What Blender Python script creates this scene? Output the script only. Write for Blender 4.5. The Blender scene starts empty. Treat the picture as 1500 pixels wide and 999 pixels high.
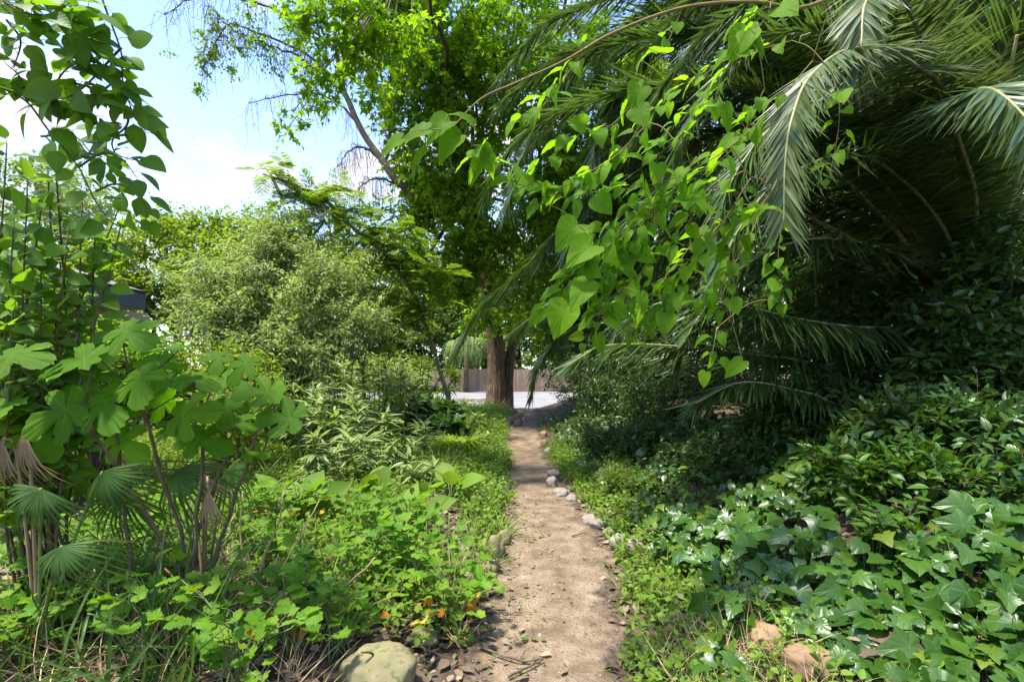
import bpy, math
import numpy as np

rng = np.random.default_rng(11)
SC = bpy.context.scene
COL = SC.collection
F, CZ, HY = 708.0, 1.5, 540.0


def at(px, py, Y):
    """Point at distance Y in front of the viewpoint that shows at photo pixel (px, py)."""
    return np.array([(px - 750) / F * Y, Y, CZ - (py - HY) / F * Y])


def nrm(v):
    return v / np.maximum(np.linalg.norm(v, axis=-1, keepdims=True), 1e-9)


def smooth(e0, e1, x):
    t = np.clip((x - e0) / (e1 - e0), 0, 1)
    return t * t * (3 - 2 * t)


_K = np.random.default_rng(3).normal(size=(12, 3))
_PH = np.random.default_rng(4).uniform(0, 6.28, 12)


def wob(p, scale):
    """smooth pseudo noise in about -1..1"""
    q = np.asarray(p) / scale
    return np.sin(q @ (_K.T * 2.2) + _PH).sum(-1) / 4.2


# ------------------------------------------------------------------ terrain
_PY = np.array([-3, 1.5, 2.31, 2.72, 3.43, 4.08, 5.31, 7.08, 10.6, 15.2, 18])
_T = np.linspace(-3, 18, 420)
_sm = lambda v: np.convolve(np.pad(np.interp(_T, _PY, v), 8, mode='edge'), np.ones(17) / 17, 'valid')
_PC = _sm(np.array([.08, .09, .12, .20, .29, .35, .35, .23, .24, .36, .40]))
_PW = _sm(np.array([.32, .32, .32, .345, .39, .40, .36, .31, .36, .38, .40]))


def path_c(y):
    return np.interp(y, _T, _PC)


def path_w(y):
    return np.interp(y, _T, _PW) * .94 + 0.012 * np.sin(np.asarray(y) * 2.1) + 0.014 * np.sin(np.asarray(y) * 4.7 + 1)


def ground_h(x, y):
    x = np.asarray(x, float); y = np.asarray(y, float)
    dx = x - path_c(y)
    far = smooth(18.2, 20.5, y)
    near = 1 - far
    right = smooth(0.42, 2.6, dx) * 0.62 + smooth(2.6, 7, dx) * 0.5
    left = smooth(0.40, 1.4, -dx) * 0.10 + smooth(1.4, 6, -dx) * 0.15
    bump = 0.03 * np.sin(x * 2.3 + y) * np.sin(y * 1.9 - x) * smooth(0.45, 1.0, abs(dx))
    return near * (right + left + bump) - 0.25 * far


# ------------------------------------------------------------------ mesh building
class MB:
    def __init__(s):
        s.v, s.l, s.n, s.uv, s.mi, s.c = [], [], [], [], [], 0

    def add(s, v, loops, sizes, uv=None, mi=0):
        v = np.asarray(v, float)
        s.v.append(v); s.l.append(np.asarray(loops, np.int64).ravel() + s.c)
        s.n.append(np.asarray(sizes, np.int64))
        s.uv.append(np.zeros((len(v), 2)) if uv is None else np.asarray(uv, float))
        s.mi.append(np.full(len(sizes), mi, np.int32))
        s.c += len(v)

    def inst(s, T, pos, d, n, sc, mi=0):
        """many copies of template T; T's +Y goes along d, +Z along n"""
        pos = np.atleast_2d(np.asarray(pos, float)); N = len(pos)
        if N == 0:
            return
        d = nrm(np.broadcast_to(np.asarray(d, float), (N, 3)).copy())
        n = np.broadcast_to(np.asarray(n, float), (N, 3)).copy()
        n = n - (n * d).sum(-1, keepdims=True) * d
        bad = np.linalg.norm(n, axis=-1) < 1e-4
        n[bad] = np.cross(d[bad], [1.0, 0.13, 0.02])
        n = nrm(n)
        x = np.cross(d, n)
        sc = np.asarray(sc, float)
        if sc.ndim == 0:
            sc = np.full(N, float(sc))
        if sc.ndim == 1:
            sc = np.repeat(sc[:, None], 3, 1)
        tv, tl, ts, tu = T
        V = (tv[None, :, 0:1] * sc[:, None, 0:1] * x[:, None] + tv[None, :, 1:2] * sc[:, None, 1:2] * d[:, None]
             + tv[None, :, 2:3] * sc[:, None, 2:3] * n[:, None] + pos[:, None])
        L = tl[None] + (np.arange(N) * len(tv))[:, None]
        s.add(V.reshape(-1, 3), L, np.tile(ts, N), np.tile(tu, (N, 1)), mi)

    def tube(s, pts, rad, sides=6, mi=0, cap=True):
        pts = np.asarray(pts, float); M = len(pts)
        rad = np.broadcast_to(np.asarray(rad, float), (M,)) if np.ndim(rad) == 0 or len(np.atleast_1d(rad)) == M else np.interp(np.linspace(0, 1, M), np.linspace(0, 1, len(rad)), rad)
        t = nrm(np.gradient(pts, axis=0))
        ref = np.array([0.31, 0.9, 0.12]) if abs(nrm(pts[-1] - pts[0])[1]) < 0.8 else np.array([0.9, 0.1, 0.3])
        a = nrm(np.cross(t, ref)); b = np.cross(t, a)
        th = np.linspace(0, 2 * np.pi, sides, endpoint=False)
        V = pts[:, None] + rad[:, None, None] * (np.cos(th)[None, :, None] * a[:, None] + np.sin(th)[None, :, None] * b[:, None])
        i = np.arange(M - 1)[:, None] * sides; j = np.arange(sides)[None]; j2 = (j + 1) % sides
        L = np.stack([i + j, i + j2, i + sides + j2, i + sides + j], -1).reshape(-1)
        sz = [4] * ((M - 1) * sides)
        if cap:
            L = np.concatenate([L, np.arange(sides)[::-1], (M - 1) * sides + np.arange(sides)]); sz = sz + [sides, sides]
        uv = np.stack([np.tile(th / 6.283, M), np.repeat(np.linspace(0, 1, M), sides)], -1)
        s.add(V.reshape(-1, 3), L, sz, uv, mi)
        return s

    def box(s, lo, hi, mi=0):
        x0, y0, z0 = lo; x1, y1, z1 = hi
        v = [(x0, y0, z0), (x1, y0, z0), (x1, y1, z0), (x0, y1, z0), (x0, y0, z1), (x1, y0, z1), (x1, y1, z1), (x0, y1, z1)]
        s.add(v, [0, 3, 2, 1, 4, 5, 6, 7, 0, 1, 5, 4, 1, 2, 6, 5, 2, 3, 7, 6, 3, 0, 4, 7], [4] * 6, None, mi)
        return s

    def build(s, name, mats, parent=None, smooth_=True, base=None):
        if not isinstance(mats, (list, tuple)):
            mats = [mats]
        v = np.concatenate(s.v); l = np.concatenate(s.l); n = np.concatenate(s.n); uv = np.concatenate(s.uv); mi = np.concatenate(s.mi)
        off = np.zeros(3)
        if parent is not None:
            q = parent
            while q is not None:
                off = off + np.array(q.location); q = q.parent
        elif base is not None:
            off = np.array(base, float)
        v = v - off
        me = bpy.data.meshes.new(name)
        me.vertices.add(len(v)); me.vertices.foreach_set('co', v.astype(np.float32).ravel())
        me.loops.add(len(l)); me.loops.foreach_set('vertex_index', l.astype(np.int32))
        me.polygons.add(len(n)); me.polygons.foreach_set('loop_start', np.concatenate([[0], np.cumsum(n)[:-1]]).astype(np.int32))
        u = me.uv_layers.new(name='UVMap'); u.data.foreach_set('uv', uv[l].astype(np.float32).ravel())
        me.polygons.foreach_set('material_index', mi)
        me.polygons.foreach_set('use_smooth', np.full(len(n), smooth_))
        for m in mats:
            me.materials.append(m)
        me.update(calc_edges=True)
        o = bpy.data.objects.new(name, me); COL.objects.link(o)
        if parent is not None:
            o.parent = parent
        elif base is not None:
            o.location = base
        return o


def thing(name, label, cat, loc=(0, 0, 0), group=None):
    o = bpy.data.objects.new(name, None); COL.objects.link(o)
    o.location = [float(c) for c in loc]; o.empty_display_size = 0.1
    o['label'] = label; o['category'] = cat
    if group:
        o['group'] = group
    return o


def tag(o, label=None, cat=None, group=None, kind=None):
    if label: o['label'] = label
    if cat: o['category'] = cat
    if group: o['group'] = group
    if kind: o['kind'] = kind
    return o


def spline(pts, n=24):
    """Catmull-Rom through pts"""
    P = np.asarray(pts, float)
    if len(P) == 2:
        return P[0] + (P[1] - P[0]) * np.linspace(0, 1, n)[:, None]
    Q = np.vstack([2 * P[0] - P[1], P, 2 * P[-1] - P[-2]])
    t = np.linspace(0, len(P) - 1 - 1e-6, n); i = t.astype(int); f = (t - i)[:, None]
    a, b, c, d = Q[i], Q[i + 1], Q[i + 2], Q[i + 3]
    return 0.5 * (2 * b + (c - a) * f + (2 * a - 5 * b + 4 * c - d) * f ** 2 + (3 * b - a - 3 * c + d) * f ** 3)


# ------------------------------------------------------------------ leaf templates (verts, loops, sizes, uv)
def strip_leaf(rows, wf, droop=0.2, fold=0.15, width=1.0, twist=0.0):
    v, uv, l, s = [], [], [], []
    for i in range(rows + 1):
        t = i / rows; w = max(wf(t), 0.004) * width
        z = -droop * t * t
        tw = twist * t
        for q, u in ((-1, 1), (0, 0), (1, 1)):
            v.append((q * w * math.cos(tw), t - 0.25 * abs(droop) * t * t, z + abs(q) * w * fold + q * w * math.sin(tw))); uv.append((u, t))
    for i in range(rows):
        a = i * 3
        l += [a, a + 1, a + 4, a + 3, a + 1, a + 2, a + 5, a + 4]; s += [4, 4]
    return np.array(v), np.array(l), np.array(s), np.array(uv)


def fan_leaf(half, cy, cup=0.12, wave=0.04, droop=0.15, ring=0.55, seed=0, sub=3):
    """half: list of (x, y, vein 0/1) from petiole notch to tip on the +x side; mirrored to the other side"""
    r = np.random.default_rng(seed)
    if ring:
        A = np.array(half, float); kk = np.arange(len(A)); m = (len(A) - 1) * sub + 1
        Bc = spline(A, m); Bc[:, 2] = np.clip(np.interp(np.linspace(0, len(A) - 1, m), kk, A[:, 2]), 0, 1); Bc[0] = A[0]; Bc[-1] = A[-1]; Bc[:, 0] = np.maximum(Bc[:, 0], 0); Bc[[0, -1], 0] = 0
        half = [tuple(q) for q in Bc]
    left = [(-x, y, u) for x, y, u in half[1:-1]][::-1]
    out = list(half) + left
    c = np.array([0, cy])

    def z(x, y, e):
        return cup * (x * x) - droop * max(y - cy, 0) ** 2 + e
    v = [(c[0], c[1], 0)]; uv = [(0, 0.0)]; n = len(out)
    if ring:
        for x, y, u in out:
            p = c + (np.array([x, y]) - c) * ring
            v.append((p[0], p[1], z(p[0], p[1], r.normal() * wave * .3 + 0.016 * u))); uv.append((u * .9, ring))
    for x, y, u in out:
        v.append((x, y, z(x, y, r.normal() * wave * .7 + .006 * u))); uv.append((u, 1))
    l, s = [], []
    for i in range(n):
        j = (i + 1) % n
        l += [0, 1 + i, 1 + j]; s.append(3)
        if ring:
            l += [1 + i, 1 + n + i, 1 + n + j, 1 + j]; s.append(4)
    return np.array(v, float), np.array(l), np.array(s), np.array(uv, float)


ovw = lambda t: 0.34 * math.sin(math.pi * min(1, t ** 0.72)) ** 0.85
lanw = lambda t: 0.14 * math.sin(math.pi * t ** 0.8)
HEART = [(0, 0, 0), (0.13, -0.10, 1), (0.3, -0.12, 1), (0.46, 0.03, 0), (0.5, 0.22, 1), (0.43, 0.47, 0), (0.27, 0.74, 1), (0.09, 0.94, 1), (0, 1.05, 0)]
FIG = [(0, 0, 0), (0.12, -0.12, 1), (0.32, -0.12, 1), (0.44, 0.02, 0), (0.38, 0.12, 1), (0.21, 0.17, 1), (0.42, 0.20, 1), (0.57, 0.34, 1), (0.59, 0.47, 0), (0.5, 0.56, 1), (0.33, 0.5, 1), (0.15, 0.42, 1), (0.22, 0.6, 1), (0.28, 0.78, 1), (0.22, 0.94, 1), (0.1, 1.03, 1), (0, 1.06, 0)]
IVY = [(0, 0, 0), (0.14, -0.14, 1), (0.3, -0.13, 1), (0.42, -0.04, 0), (0.39, 0.1, 1), (0.5, 0.22, 1), (0.6, 0.36, 0), (0.42, 0.46, 1), (0.3, 0.58, 1), (0.2, 0.78, 1), (0.08, 0.98, 1), (0, 1.08, 0)]
STAR = [(0, 0.05, 0), (0.34, -0.05, 0), (0.2, 0.2, 1), (0.55, 0.38, 0), (0.2, 0.5, 1), (0, 1.0, 0)]


def round_half(nl=7, n=13, amp=0.09):
    h = []
    for i in range(n):
        a = math.pi * i / (n - 1)          # 0 = petiole notch, pi = tip
        r = 0.5 * (1 + amp * math.cos(nl * a)) * (0.35 + 0.65 * min(1, a / 0.35))
        h.append((r * math.sin(a), 0.42 - r * math.cos(a) * 1.0, 0 if math.cos(nl * a) > 0.6 else 1))
    h[0] = (0, 0.3, 0); h[-1] = (0, h[-1][1], 0)
    return h


T_OV = [strip_leaf(6, ovw, d, f) for d, f in ((0.15, 0.25), (0.35, 0.1), (0.05, 0.35))]
T_OVS = [strip_leaf(3, lambda t: 0.30 * math.sin(math.pi * min(1, (0.03 + t) ** 0.8 * 0.97)), d, 0.25) for d in (0.1, 0.3)]
T_LAN = [strip_leaf(4, lanw, d, 0.2) for d in (0.15, 0.4)]
T_LANS = [strip_leaf(2, lambda t: 0.17 * math.sin(math.pi * (0.06 + 0.9 * t)), 0.15, 0.2)]
T_LAUR = [strip_leaf(5, lambda t: 0.2 * math.sin(math.pi * t ** 0.85) ** 0.9, d, 0.3) for d in (0.12, 0.3)]
T_HEART = [fan_leaf(HEART, 0.22, 0.35, 0.02, 0.25, seed=1), fan_leaf(HEART, 0.22, 0.7, 0.03, 0.5, seed=2), fan_leaf([(x * .72, y, u) for x, y, u in HEART], 0.22, 0.5, 0.02, 0.35, seed=3)]
T_NARH = fan_leaf([(x * .55, y * 1.1, u) for x, y, u in HEART], 0.24, 0.9, 0.03, 0.6, seed=23)
T_FIG = [fan_leaf(FIG, 0.2, 0.15, 0.025, 0.3, seed=4), fan_leaf(FIG, 0.2, -0.25, 0.03, 0.2, seed=5)]
T_IVY = [fan_leaf(IVY, 0.2, 0.3, 0.018, 0.3, seed=6), fan_leaf(IVY, 0.2, -0.3, 0.022, 0.35, seed=7), fan_leaf([(x * .85, y, u) for x, y, u in IVY], 0.2, 0.7, 0.02, -0.1, seed=17), fan_leaf(HEART, 0.22, -0.25, 0.03, 0.4, seed=8)]
T_MAL = [fan_leaf(round_half(), 0.38, 0.5, 0.03, 0.1, seed=9), fan_leaf(round_half(5, 13, .16), 0.38, 0.8, 0.04, -0.2, seed=10), fan_leaf(round_half(), 0.38, -0.4, 0.04, 0.3, seed=11)]
T_STAR = [fan_leaf(STAR, 0.2, 0.3, 0.03, 0.3, ring=0, seed=12), fan_leaf(STAR, 0.2, 0.5, 0.05, 0.5, ring=0, seed=13)]
blade = lambda t: 0.5 * (1 - t ** 2.5) * min(1, 0.5 + t * 3)
T_BLADE = [strip_leaf(5, blade, d, 0.012) for d in (0.25, 0.6, 0.95)]


def stick_T():
    th = np.linspace(0, 2 * np.pi, 4, endpoint=False)[:3] * 4 / 3
    v = [(math.cos(a), 0, math.sin(a)) for a in th] + [(0.5 * math.cos(a), 1, 0.5 * math.sin(a)) for a in th]
    return np.array(v), np.array([0, 1, 4, 3, 1, 2, 5, 4, 2, 0, 3, 5]), np.array([4, 4, 4]), np.zeros((6, 2))


STICK = stick_T()


# ------------------------------------------------------------------ materials
def mat(name):
    m = bpy.data.materials.new(name); m.use_nodes = True
    nt = m.node_tree; nt.nodes.clear()
    out = nt.nodes.new('ShaderNodeOutputMaterial')
    return m, nt, out


def nd(nt, t, **kw):
    n = nt.nodes.new(t)
    for k, v in kw.items():
        setattr(n, k, v)
    return n


def ramp(nt, src, stops):
    r = nd(nt, 'ShaderNodeValToRGB'); e = r.color_ramp.elements
    while len(e) < len(stops):
        e.new(0.5)
    for i, (p, c) in enumerate(stops):
        e[i].position = p; e[i].color = (*c, 1)
    if src is not None:
        nt.links.new(src, r.inputs[0])
    return r


def mixc(nt, fac, a, b, mode='MIX'):
    m = nd(nt, 'ShaderNodeMix', data_type='RGBA', blend_type=mode)
    for s, x in ((m.inputs[0], fac), (m.inputs[6], a), (m.inputs[7], b)):
        if isinstance(x, (int, float)): s.default_value = x
        elif isinstance(x, tuple): s.default_value = (*x, 1)
        else: nt.links.new(x, s)
    return m.outputs[2]


def math_n(nt, op, a, b=None, c=None):
    m = nd(nt, 'ShaderNodeMath', operation=op)
    for s, x in zip(m.inputs, (a, b, c)):
        if x is None: continue
        if isinstance(x, (int, float)): s.default_value = x
        else: nt.links.new(x, s)
    return m.outputs[0]


def leaf_mat(name, cols, trans=0.4, tcol=(1.5, 1.5, 0.5), rough=0.45, spec=0.35, vein=0.0, veincol=None, vfreq=42, spots=0.0):
    """cols: ramp of base colours picked per leaf; translucent light passes through"""
    m, nt, out = mat(name); L = nt.links.new
    geo = nd(nt, 'ShaderNodeNewGeometry')
    k = len(cols)
    r = ramp(nt, geo.outputs['Random Per Island'], [(i / max(1, k - 1), c) for i, c in enumerate(cols)])
    col = r.outputs[0]
    tc = nd(nt, 'ShaderNodeTexCoord')
    nz = nd(nt, 'ShaderNodeTexNoise'); nz.inputs['Scale'].default_value = 3.0; nz.inputs['Detail'].default_value = 3
    L(tc.outputs['Object'], nz.inputs['Vector'])
    v = math_n(nt, 'MULTIPLY_ADD', nz.outputs[0], 0.9, 0.55)
    hs = nd(nt, 'ShaderNodeHueSaturation'); L(col, hs.inputs['Color']); L(v, hs.inputs['Value']); col = hs.outputs[0]
    bump_src = None
    if vein:
        sx = nd(nt, 'ShaderNodeSeparateXYZ'); L(tc.outputs['UV'], sx.inputs[0])
        u, w = sx.outputs[0], sx.outputs[1]
        mid = math_n(nt, 'SUBTRACT', 1.0, math_n(nt, 'SMOOTH_MIN', math_n(nt, 'MULTIPLY', u, 11.0), 1.0, .3))
        ph = math_n(nt, 'SUBTRACT', w, math_n(nt, 'MULTIPLY', u, 0.22))
        sn = math_n(nt, 'SINE', math_n(nt, 'MULTIPLY', ph, vfreq))
        lat = math_n(nt, 'GREATER_THAN', sn, 0.93)
        f = math_n(nt, 'MAXIMUM', mid, math_n(nt, 'MULTIPLY', lat, 0.5))
        f = math_n(nt, 'MULTIPLY', f, vein)
        vc = veincol or tuple(min(1, c * 2.2 + 0.04) for c in cols[0])
        col = mixc(nt, f, col, vc)
        bump_src = sn
    if spots:
        n2 = nd(nt, 'ShaderNodeTexNoise'); n2.inputs['Scale'].default_value = 60
        L(tc.outputs['Object'], n2.inputs['Vector'])
        f = math_n(nt, 'MULTIPLY', math_n(nt, 'GREATER_THAN', n2.outputs[0], 0.68), spots)
        col = mixc(nt, f, col, (0.16, 0.10, 0.03))
    p = nd(nt, 'ShaderNodeBsdfPrincipled'); L(col, p.inputs['Base Color'])
    p.inputs['Roughness'].default_value = rough; p.inputs['Specular IOR Level'].default_value = spec
    if bump_src is not None:
        b = nd(nt, 'ShaderNodeBump'); b.inputs['Strength'].default_value = 0.1; b.inputs['Distance'].default_value = 0.003
        L(bump_src, b.inputs['Height']); L(b.outputs[0], p.inputs['Normal'])
    if trans:
        t = nd(nt, 'ShaderNodeBsdfTranslucent'); L(mixc(nt, 1.0, col, tcol, 'MULTIPLY'), t.inputs[0])
        mx = nd(nt, 'ShaderNodeMixShader'); mx.inputs[0].default_value = trans
        L(p.outputs[0], mx.inputs[1]); L(t.outputs[0], mx.inputs[2]); L(mx.outputs[0], out.inputs[0])
    else:
        L(p.outputs[0], out.inputs[0])
    return m


def rough_mat(name, stops, scale=6, rough=0.9, bump=0.3, stretch=None, detail=8, dist=0.02, spec=0.2, second=None, island=0.0):
    """noise coloured matte surface; stretch = scale per axis; second = (scale, colour, threshold) for specks"""
    m, nt, out = mat(name); L = nt.links.new
    tc = nd(nt, 'ShaderNodeTexCoord'); vec = tc.outputs['Object']
    if stretch:
        mp = nd(nt, 'ShaderNodeMapping'); mp.inputs['Scale'].default_value = stretch; L(vec, mp.inputs[0]); vec = mp.outputs[0]
    nz = nd(nt, 'ShaderNodeTexNoise'); nz.inputs['Scale'].default_value = scale; nz.inputs['Detail'].default_value = detail
    nz.inputs['Roughness'].default_value = 0.62
    L(vec, nz.inputs['Vector'])
    col = ramp(nt, nz.outputs[0], stops).outputs[0]
    h = nz.outputs[0]
    if second:
        vz = nd(nt, 'ShaderNodeTexNoise'); vz.inputs['Scale'].default_value = second[0]; vz.inputs['Detail'].default_value = 4
        L(vec, vz.inputs['Vector'])
        f = math_n(nt, 'MULTIPLY', math_n(nt, 'GREATER_THAN', vz.outputs[0], second[2]), 0.8)
        col = mixc(nt, f, col, second[1])
        h = math_n(nt, 'ADD', h, math_n(nt, 'MULTIPLY', vz.outputs[0], 0.6))
    if island:
        geo = nd(nt, 'ShaderNodeNewGeometry')
        hs = nd(nt, 'ShaderNodeHueSaturation'); L(col, hs.inputs['Color'])
        L(math_n(nt, 'MULTIPLY_ADD', geo.outputs['Random Per Island'], island, 1 - island / 2), hs.inputs['Value']); col = hs.outputs[0]
    p = nd(nt, 'ShaderNodeBsdfPrincipled'); L(col, p.inputs['Base Color'])
    p.inputs['Roughness'].default_value = rough; p.inputs['Specular IOR Level'].default_value = spec
    if bump:
        b = nd(nt, 'ShaderNodeBump'); b.inputs['Strength'].default_value = bump; b.inputs['Distance'].default_value = dist
        L(h, b.inputs['Height']); L(b.outputs[0], p.inputs['Normal'])
    L(p.outputs[0], out.inputs[0])
    return m


M = {}
M['canopy'] = leaf_mat('canopy leaf', [(.095, .185, .008), (.13, .24, .01), (.165, .28, .012), (.105, .2, .01)], .68, (1.6, 1.6, .5), .55, .2)
M['vine'] = leaf_mat('vine leaf', [(.10, .21, .012), (.13, .26, .014), (.11, .23, .018), (.15, .28, .014)], .62, (1.8, 1.8, .45), .55, .08, .35, (.24, .36, .05), 0)
M['branch'] = leaf_mat('hanging branch leaf', [(.08, .17, .012), (.10, .20, .014), (.09, .18, .016), (.13, .23, .016)], .55, (1.8, 1.8, .5), .5, .2, .3, (.17, .28, .05))
M['shrub'] = leaf_mat('round shrub leaf', [(.07, .15, .012), (.10, .20, .014), (.13, .23, .016), (.08, .17, .016)], .5, (1.8, 1.8, .5), .5, .2, .35, (.2, .31, .06))
M['fig'] = leaf_mat('fig leaf', [(.065, .155, .008), (.085, .19, .01), (.11, .22, .012)], .58, (1.8, 1.9, .4), .6, .12, .6, (.2, .33, .07), 0)
M['sage'] = leaf_mat('grey green leaf', [(.2, .27, .075), (.27, .35, .1), (.34, .41, .17), (.18, .26, .06)], .42, (1.3, 1.35, .6), .6, .2)
M['mimosa'] = leaf_mat('feathery leaf', [(.10, .18, .014), (.14, .23, .02), (.17, .26, .024)], .55, (1.6, 1.6, .5), .6, .12)
M['green_tree'] = leaf_mat('bright tree leaf', [(.12, .19, .012), (.16, .25, .016), (.2, .28, .02), (.09, .16, .014)], .5, (1.6, 1.55, .5), .55, .2)
M['dark'] = leaf_mat('laurel leaf', [(.028, .07, .012), (.042, .095, .016), (.055, .115, .02), (.035, .08, .016)], .25, (1.6, 1.7, .5), .36, .35, .3, (.09, .16, .05))
M['ivy'] = leaf_mat('ivy leaf', [(.024, .07, .006), (.038, .095, .008), (.055, .12, .01), (.03, .08, .007), (.045, .105, .009), (.026, .072, .006), (.03, .085, .008), (.12, .17, .012)], .22, (1.5, 1.7, .5), .36, .45, .5, (.14, .25, .07), 0)
M['mid'] = leaf_mat('glossy mid green leaf', [(.04, .10, .01), (.055, .125, .012), (.07, .145, .014), (.045, .11, .012)], .3, (1.6, 1.7, .5), .4, .3, .3, (.12, .2, .05))
M['mallow'] = leaf_mat('mallow leaf', [(.08, .19, .012), (.11, .24, .014), (.14, .27, .018), (.09, .2, .016), (.18, .28, .022)], .45, (1.7, 1.7, .45), .55, .15, .35, (.22, .34, .08), 0)
M['herb'] = leaf_mat('herb leaf', [(.11, .2, .018), (.15, .25, .024), (.19, .29, .045), (.12, .22, .02)], .45, (1.5, 1.5, .5), .55, .2)
M['grass'] = leaf_mat('grass blade', [(.12, .2, .025), (.17, .26, .035), (.21, .29, .06), (.25, .25, .09)], .4, (1.4, 1.45, .6), .55, .2)
M['rosette'] = leaf_mat('pale rosette leaf', [(.18, .26, .07), (.24, .31, .1), (.29, .36, .15)], .4, (1.3, 1.35, .65), .5, .25)
M['palm'] = leaf_mat('palm leaflet', [(.045, .085, .02), (.06, .11, .025), (.08, .13, .032), (.11, .16, .05)], .3, (1.4, 1.5, .6), .38, .4)
M['palm_pale'] = leaf_mat('weathered palm leaflet', [(.065, .11, .03), (.085, .13, .04), (.115, .155, .056), (.16, .18, .08)], .35, (1.3, 1.35, .7), .4, .4)
M['fan'] = leaf_mat('fan palm leaf', [(.045, .10, .014), (.06, .12, .018), (.08, .14, .022)], .35, (1.5, 1.6, .5), .45, .25)
M['fan_bright'] = leaf_mat('young fan palm leaf', [(.18, .28, .02), (.22, .33, .026), (.25, .36, .03)], .45, (1.5, 1.5, .5), .5, .2)
M['dead'] = leaf_mat('dry leaf', [(.2, .14, .07), (.28, .2, .11), (.34, .26, .15), (.16, .1, .05)], .2, (1.2, 1.1, .8), .7, .2)
M['yellow'] = leaf_mat('yellowing leaf', [(.45, .3, .025), (.4, .18, .015), (.34, .1, .015), (.46, .38, .05)], .35, (1.4, 1.2, .6), .6, .15, .4, (.5, .4, .1), 0)
M['litter'] = leaf_mat('fallen leaf', [(.10, .065, .035), (.2, .14, .08), (.07, .05, .03), (.3, .24, .16), (.10, .12, .045)], .1, (1.2, 1.1, .8), .8, .15)
M['bg'] = leaf_mat('far tree leaf', [(.13, .19, .04), (.17, .24, .05), (.10, .16, .03)], .4, (1.4, 1.4, .6), .6, .2)
M['straw'] = leaf_mat('dry stalk', [(.3, .22, .11), (.38, .29, .16), (.22, .15, .08), (.3, .16, .07)], 0, rough=.8, spec=.15)
M['gstem'] = leaf_mat('green stalk', [(.12, .17, .04), (.16, .2, .06), (.1, .14, .04)], 0, rough=.5)
M['vstem'] = rough_mat('vine stem', [(.3, (.11, .085, .03)), (.7, (.22, .16, .055))], 12, .7, .2)
M['twig'] = rough_mat('twig bark', [(.3, (.06, .043, .024)), (.7, (.13, .098, .055))], 20, .85, .2)
M['bark'] = rough_mat('furrowed bark', [(.32, (.04, .026, .016)), (.5, (.14, .093, .056)), (.7, (.28, .195, .125))], 5, .95, 1.0, (5, 5, .7), 9, .08)
M['palebark'] = rough_mat('pale bark', [(.3, (.12, .09, .06)), (.7, (.28, .22, .15))], 8, .9, .5, (3, 3, .8))
M['petiole'] = rough_mat('palm stalk', [(.3, (.12, .12, .04)), (.7, (.24, .22, .085))], 8, .5, .2, spec=.4)
M['rachis'] = rough_mat('palm rachis', [(.3, (.16, .17, .06)), (.7, (.28, .27, .11))], 8, .5, .1, spec=.4)
M['palmtrunk'] = rough_mat('palm trunk', [(.3, (.04, .028, .018)), (.7, (.16, .11, .065))], 9, .95, 1, None, 8, .06)
M['soil'] = rough_mat('garden soil', [(.3, (.028, .02, .013)), (.5, (.065, .046, .03)), (.72, (.13, .095, .062))], 3.5, .95, .8, None, 12, .04, second=(40, (.2, .15, .09), .66))
M['dirt'] = rough_mat('path dirt', [(.28, (.075, .05, .028)), (.42, (.15, .107, .064)), (.55, (.212, .156, .098)), (.74, (.31, .245, .165))], 4.5, .95, 1.0, None, 15, .035, second=(48, (.12, .082, .048), .62))
M['concrete'] = rough_mat('pale concrete', [(.3, (.16, .153, .143)), (.7, (.24, .232, .217))], .9, .9, .1, None, 10, second=(2.2, (.16, .155, .145), .63))
M['kerb'] = rough_mat('kerb concrete', [(.3, (.3, .24, .18)), (.7, (.42, .36, .28))], 2, .9, .2)
M['fence'] = rough_mat('weathered fence board', [(.3, (.17, .115, .075)), (.7, (.31, .225, .155))], 3, .9, .3, (6, 6, .4), island=.35)
M['stone'] = rough_mat('river stone', [(.3, (.15, .125, .095)), (.55, (.25, .215, .17)), (.75, (.36, .315, .25))], 3.5, .75, .2, None, 10, .01, second=(30, (.2, .16, .11), .64))
M['stone_tan'] = rough_mat('tan river stone', [(.3, (.15, .09, .042)), (.55, (.26, .17, .09)), (.75, (.33, .26, .17))], 4, .7, .2, None, 10, .01, second=(26, (.16, .12, .08), .6))
M['stone_moss'] = rough_mat('olive river stone', [(.3, (.11, .10, .045)), (.55, (.20, .175, .085)), (.75, (.3, .27, .16))], 5, .85, .35, None, 10, .01, second=(30, (.10, .11, .04), .6))
M['fascia'] = rough_mat('blue grey paint', [(.3, (.075, .095, .13)), (.7, (.10, .125, .165))], 3, .55, .05, spec=.4)
M['siding'] = rough_mat('cream siding', [(.3, (.42, .36, .26)), (.7, (.52, .46, .35))], 2, .8, .1)
M['shingle'] = rough_mat('roof shingle', [(.3, (.13, .12, .12)), (.7, (.24, .22, .21))], 7, .95, .4)
M['drain'] = rough_mat('dark painted metal', [(.3, (.03, .032, .035)), (.7, (.05, .052, .055))], 5, .5, .05)


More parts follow.
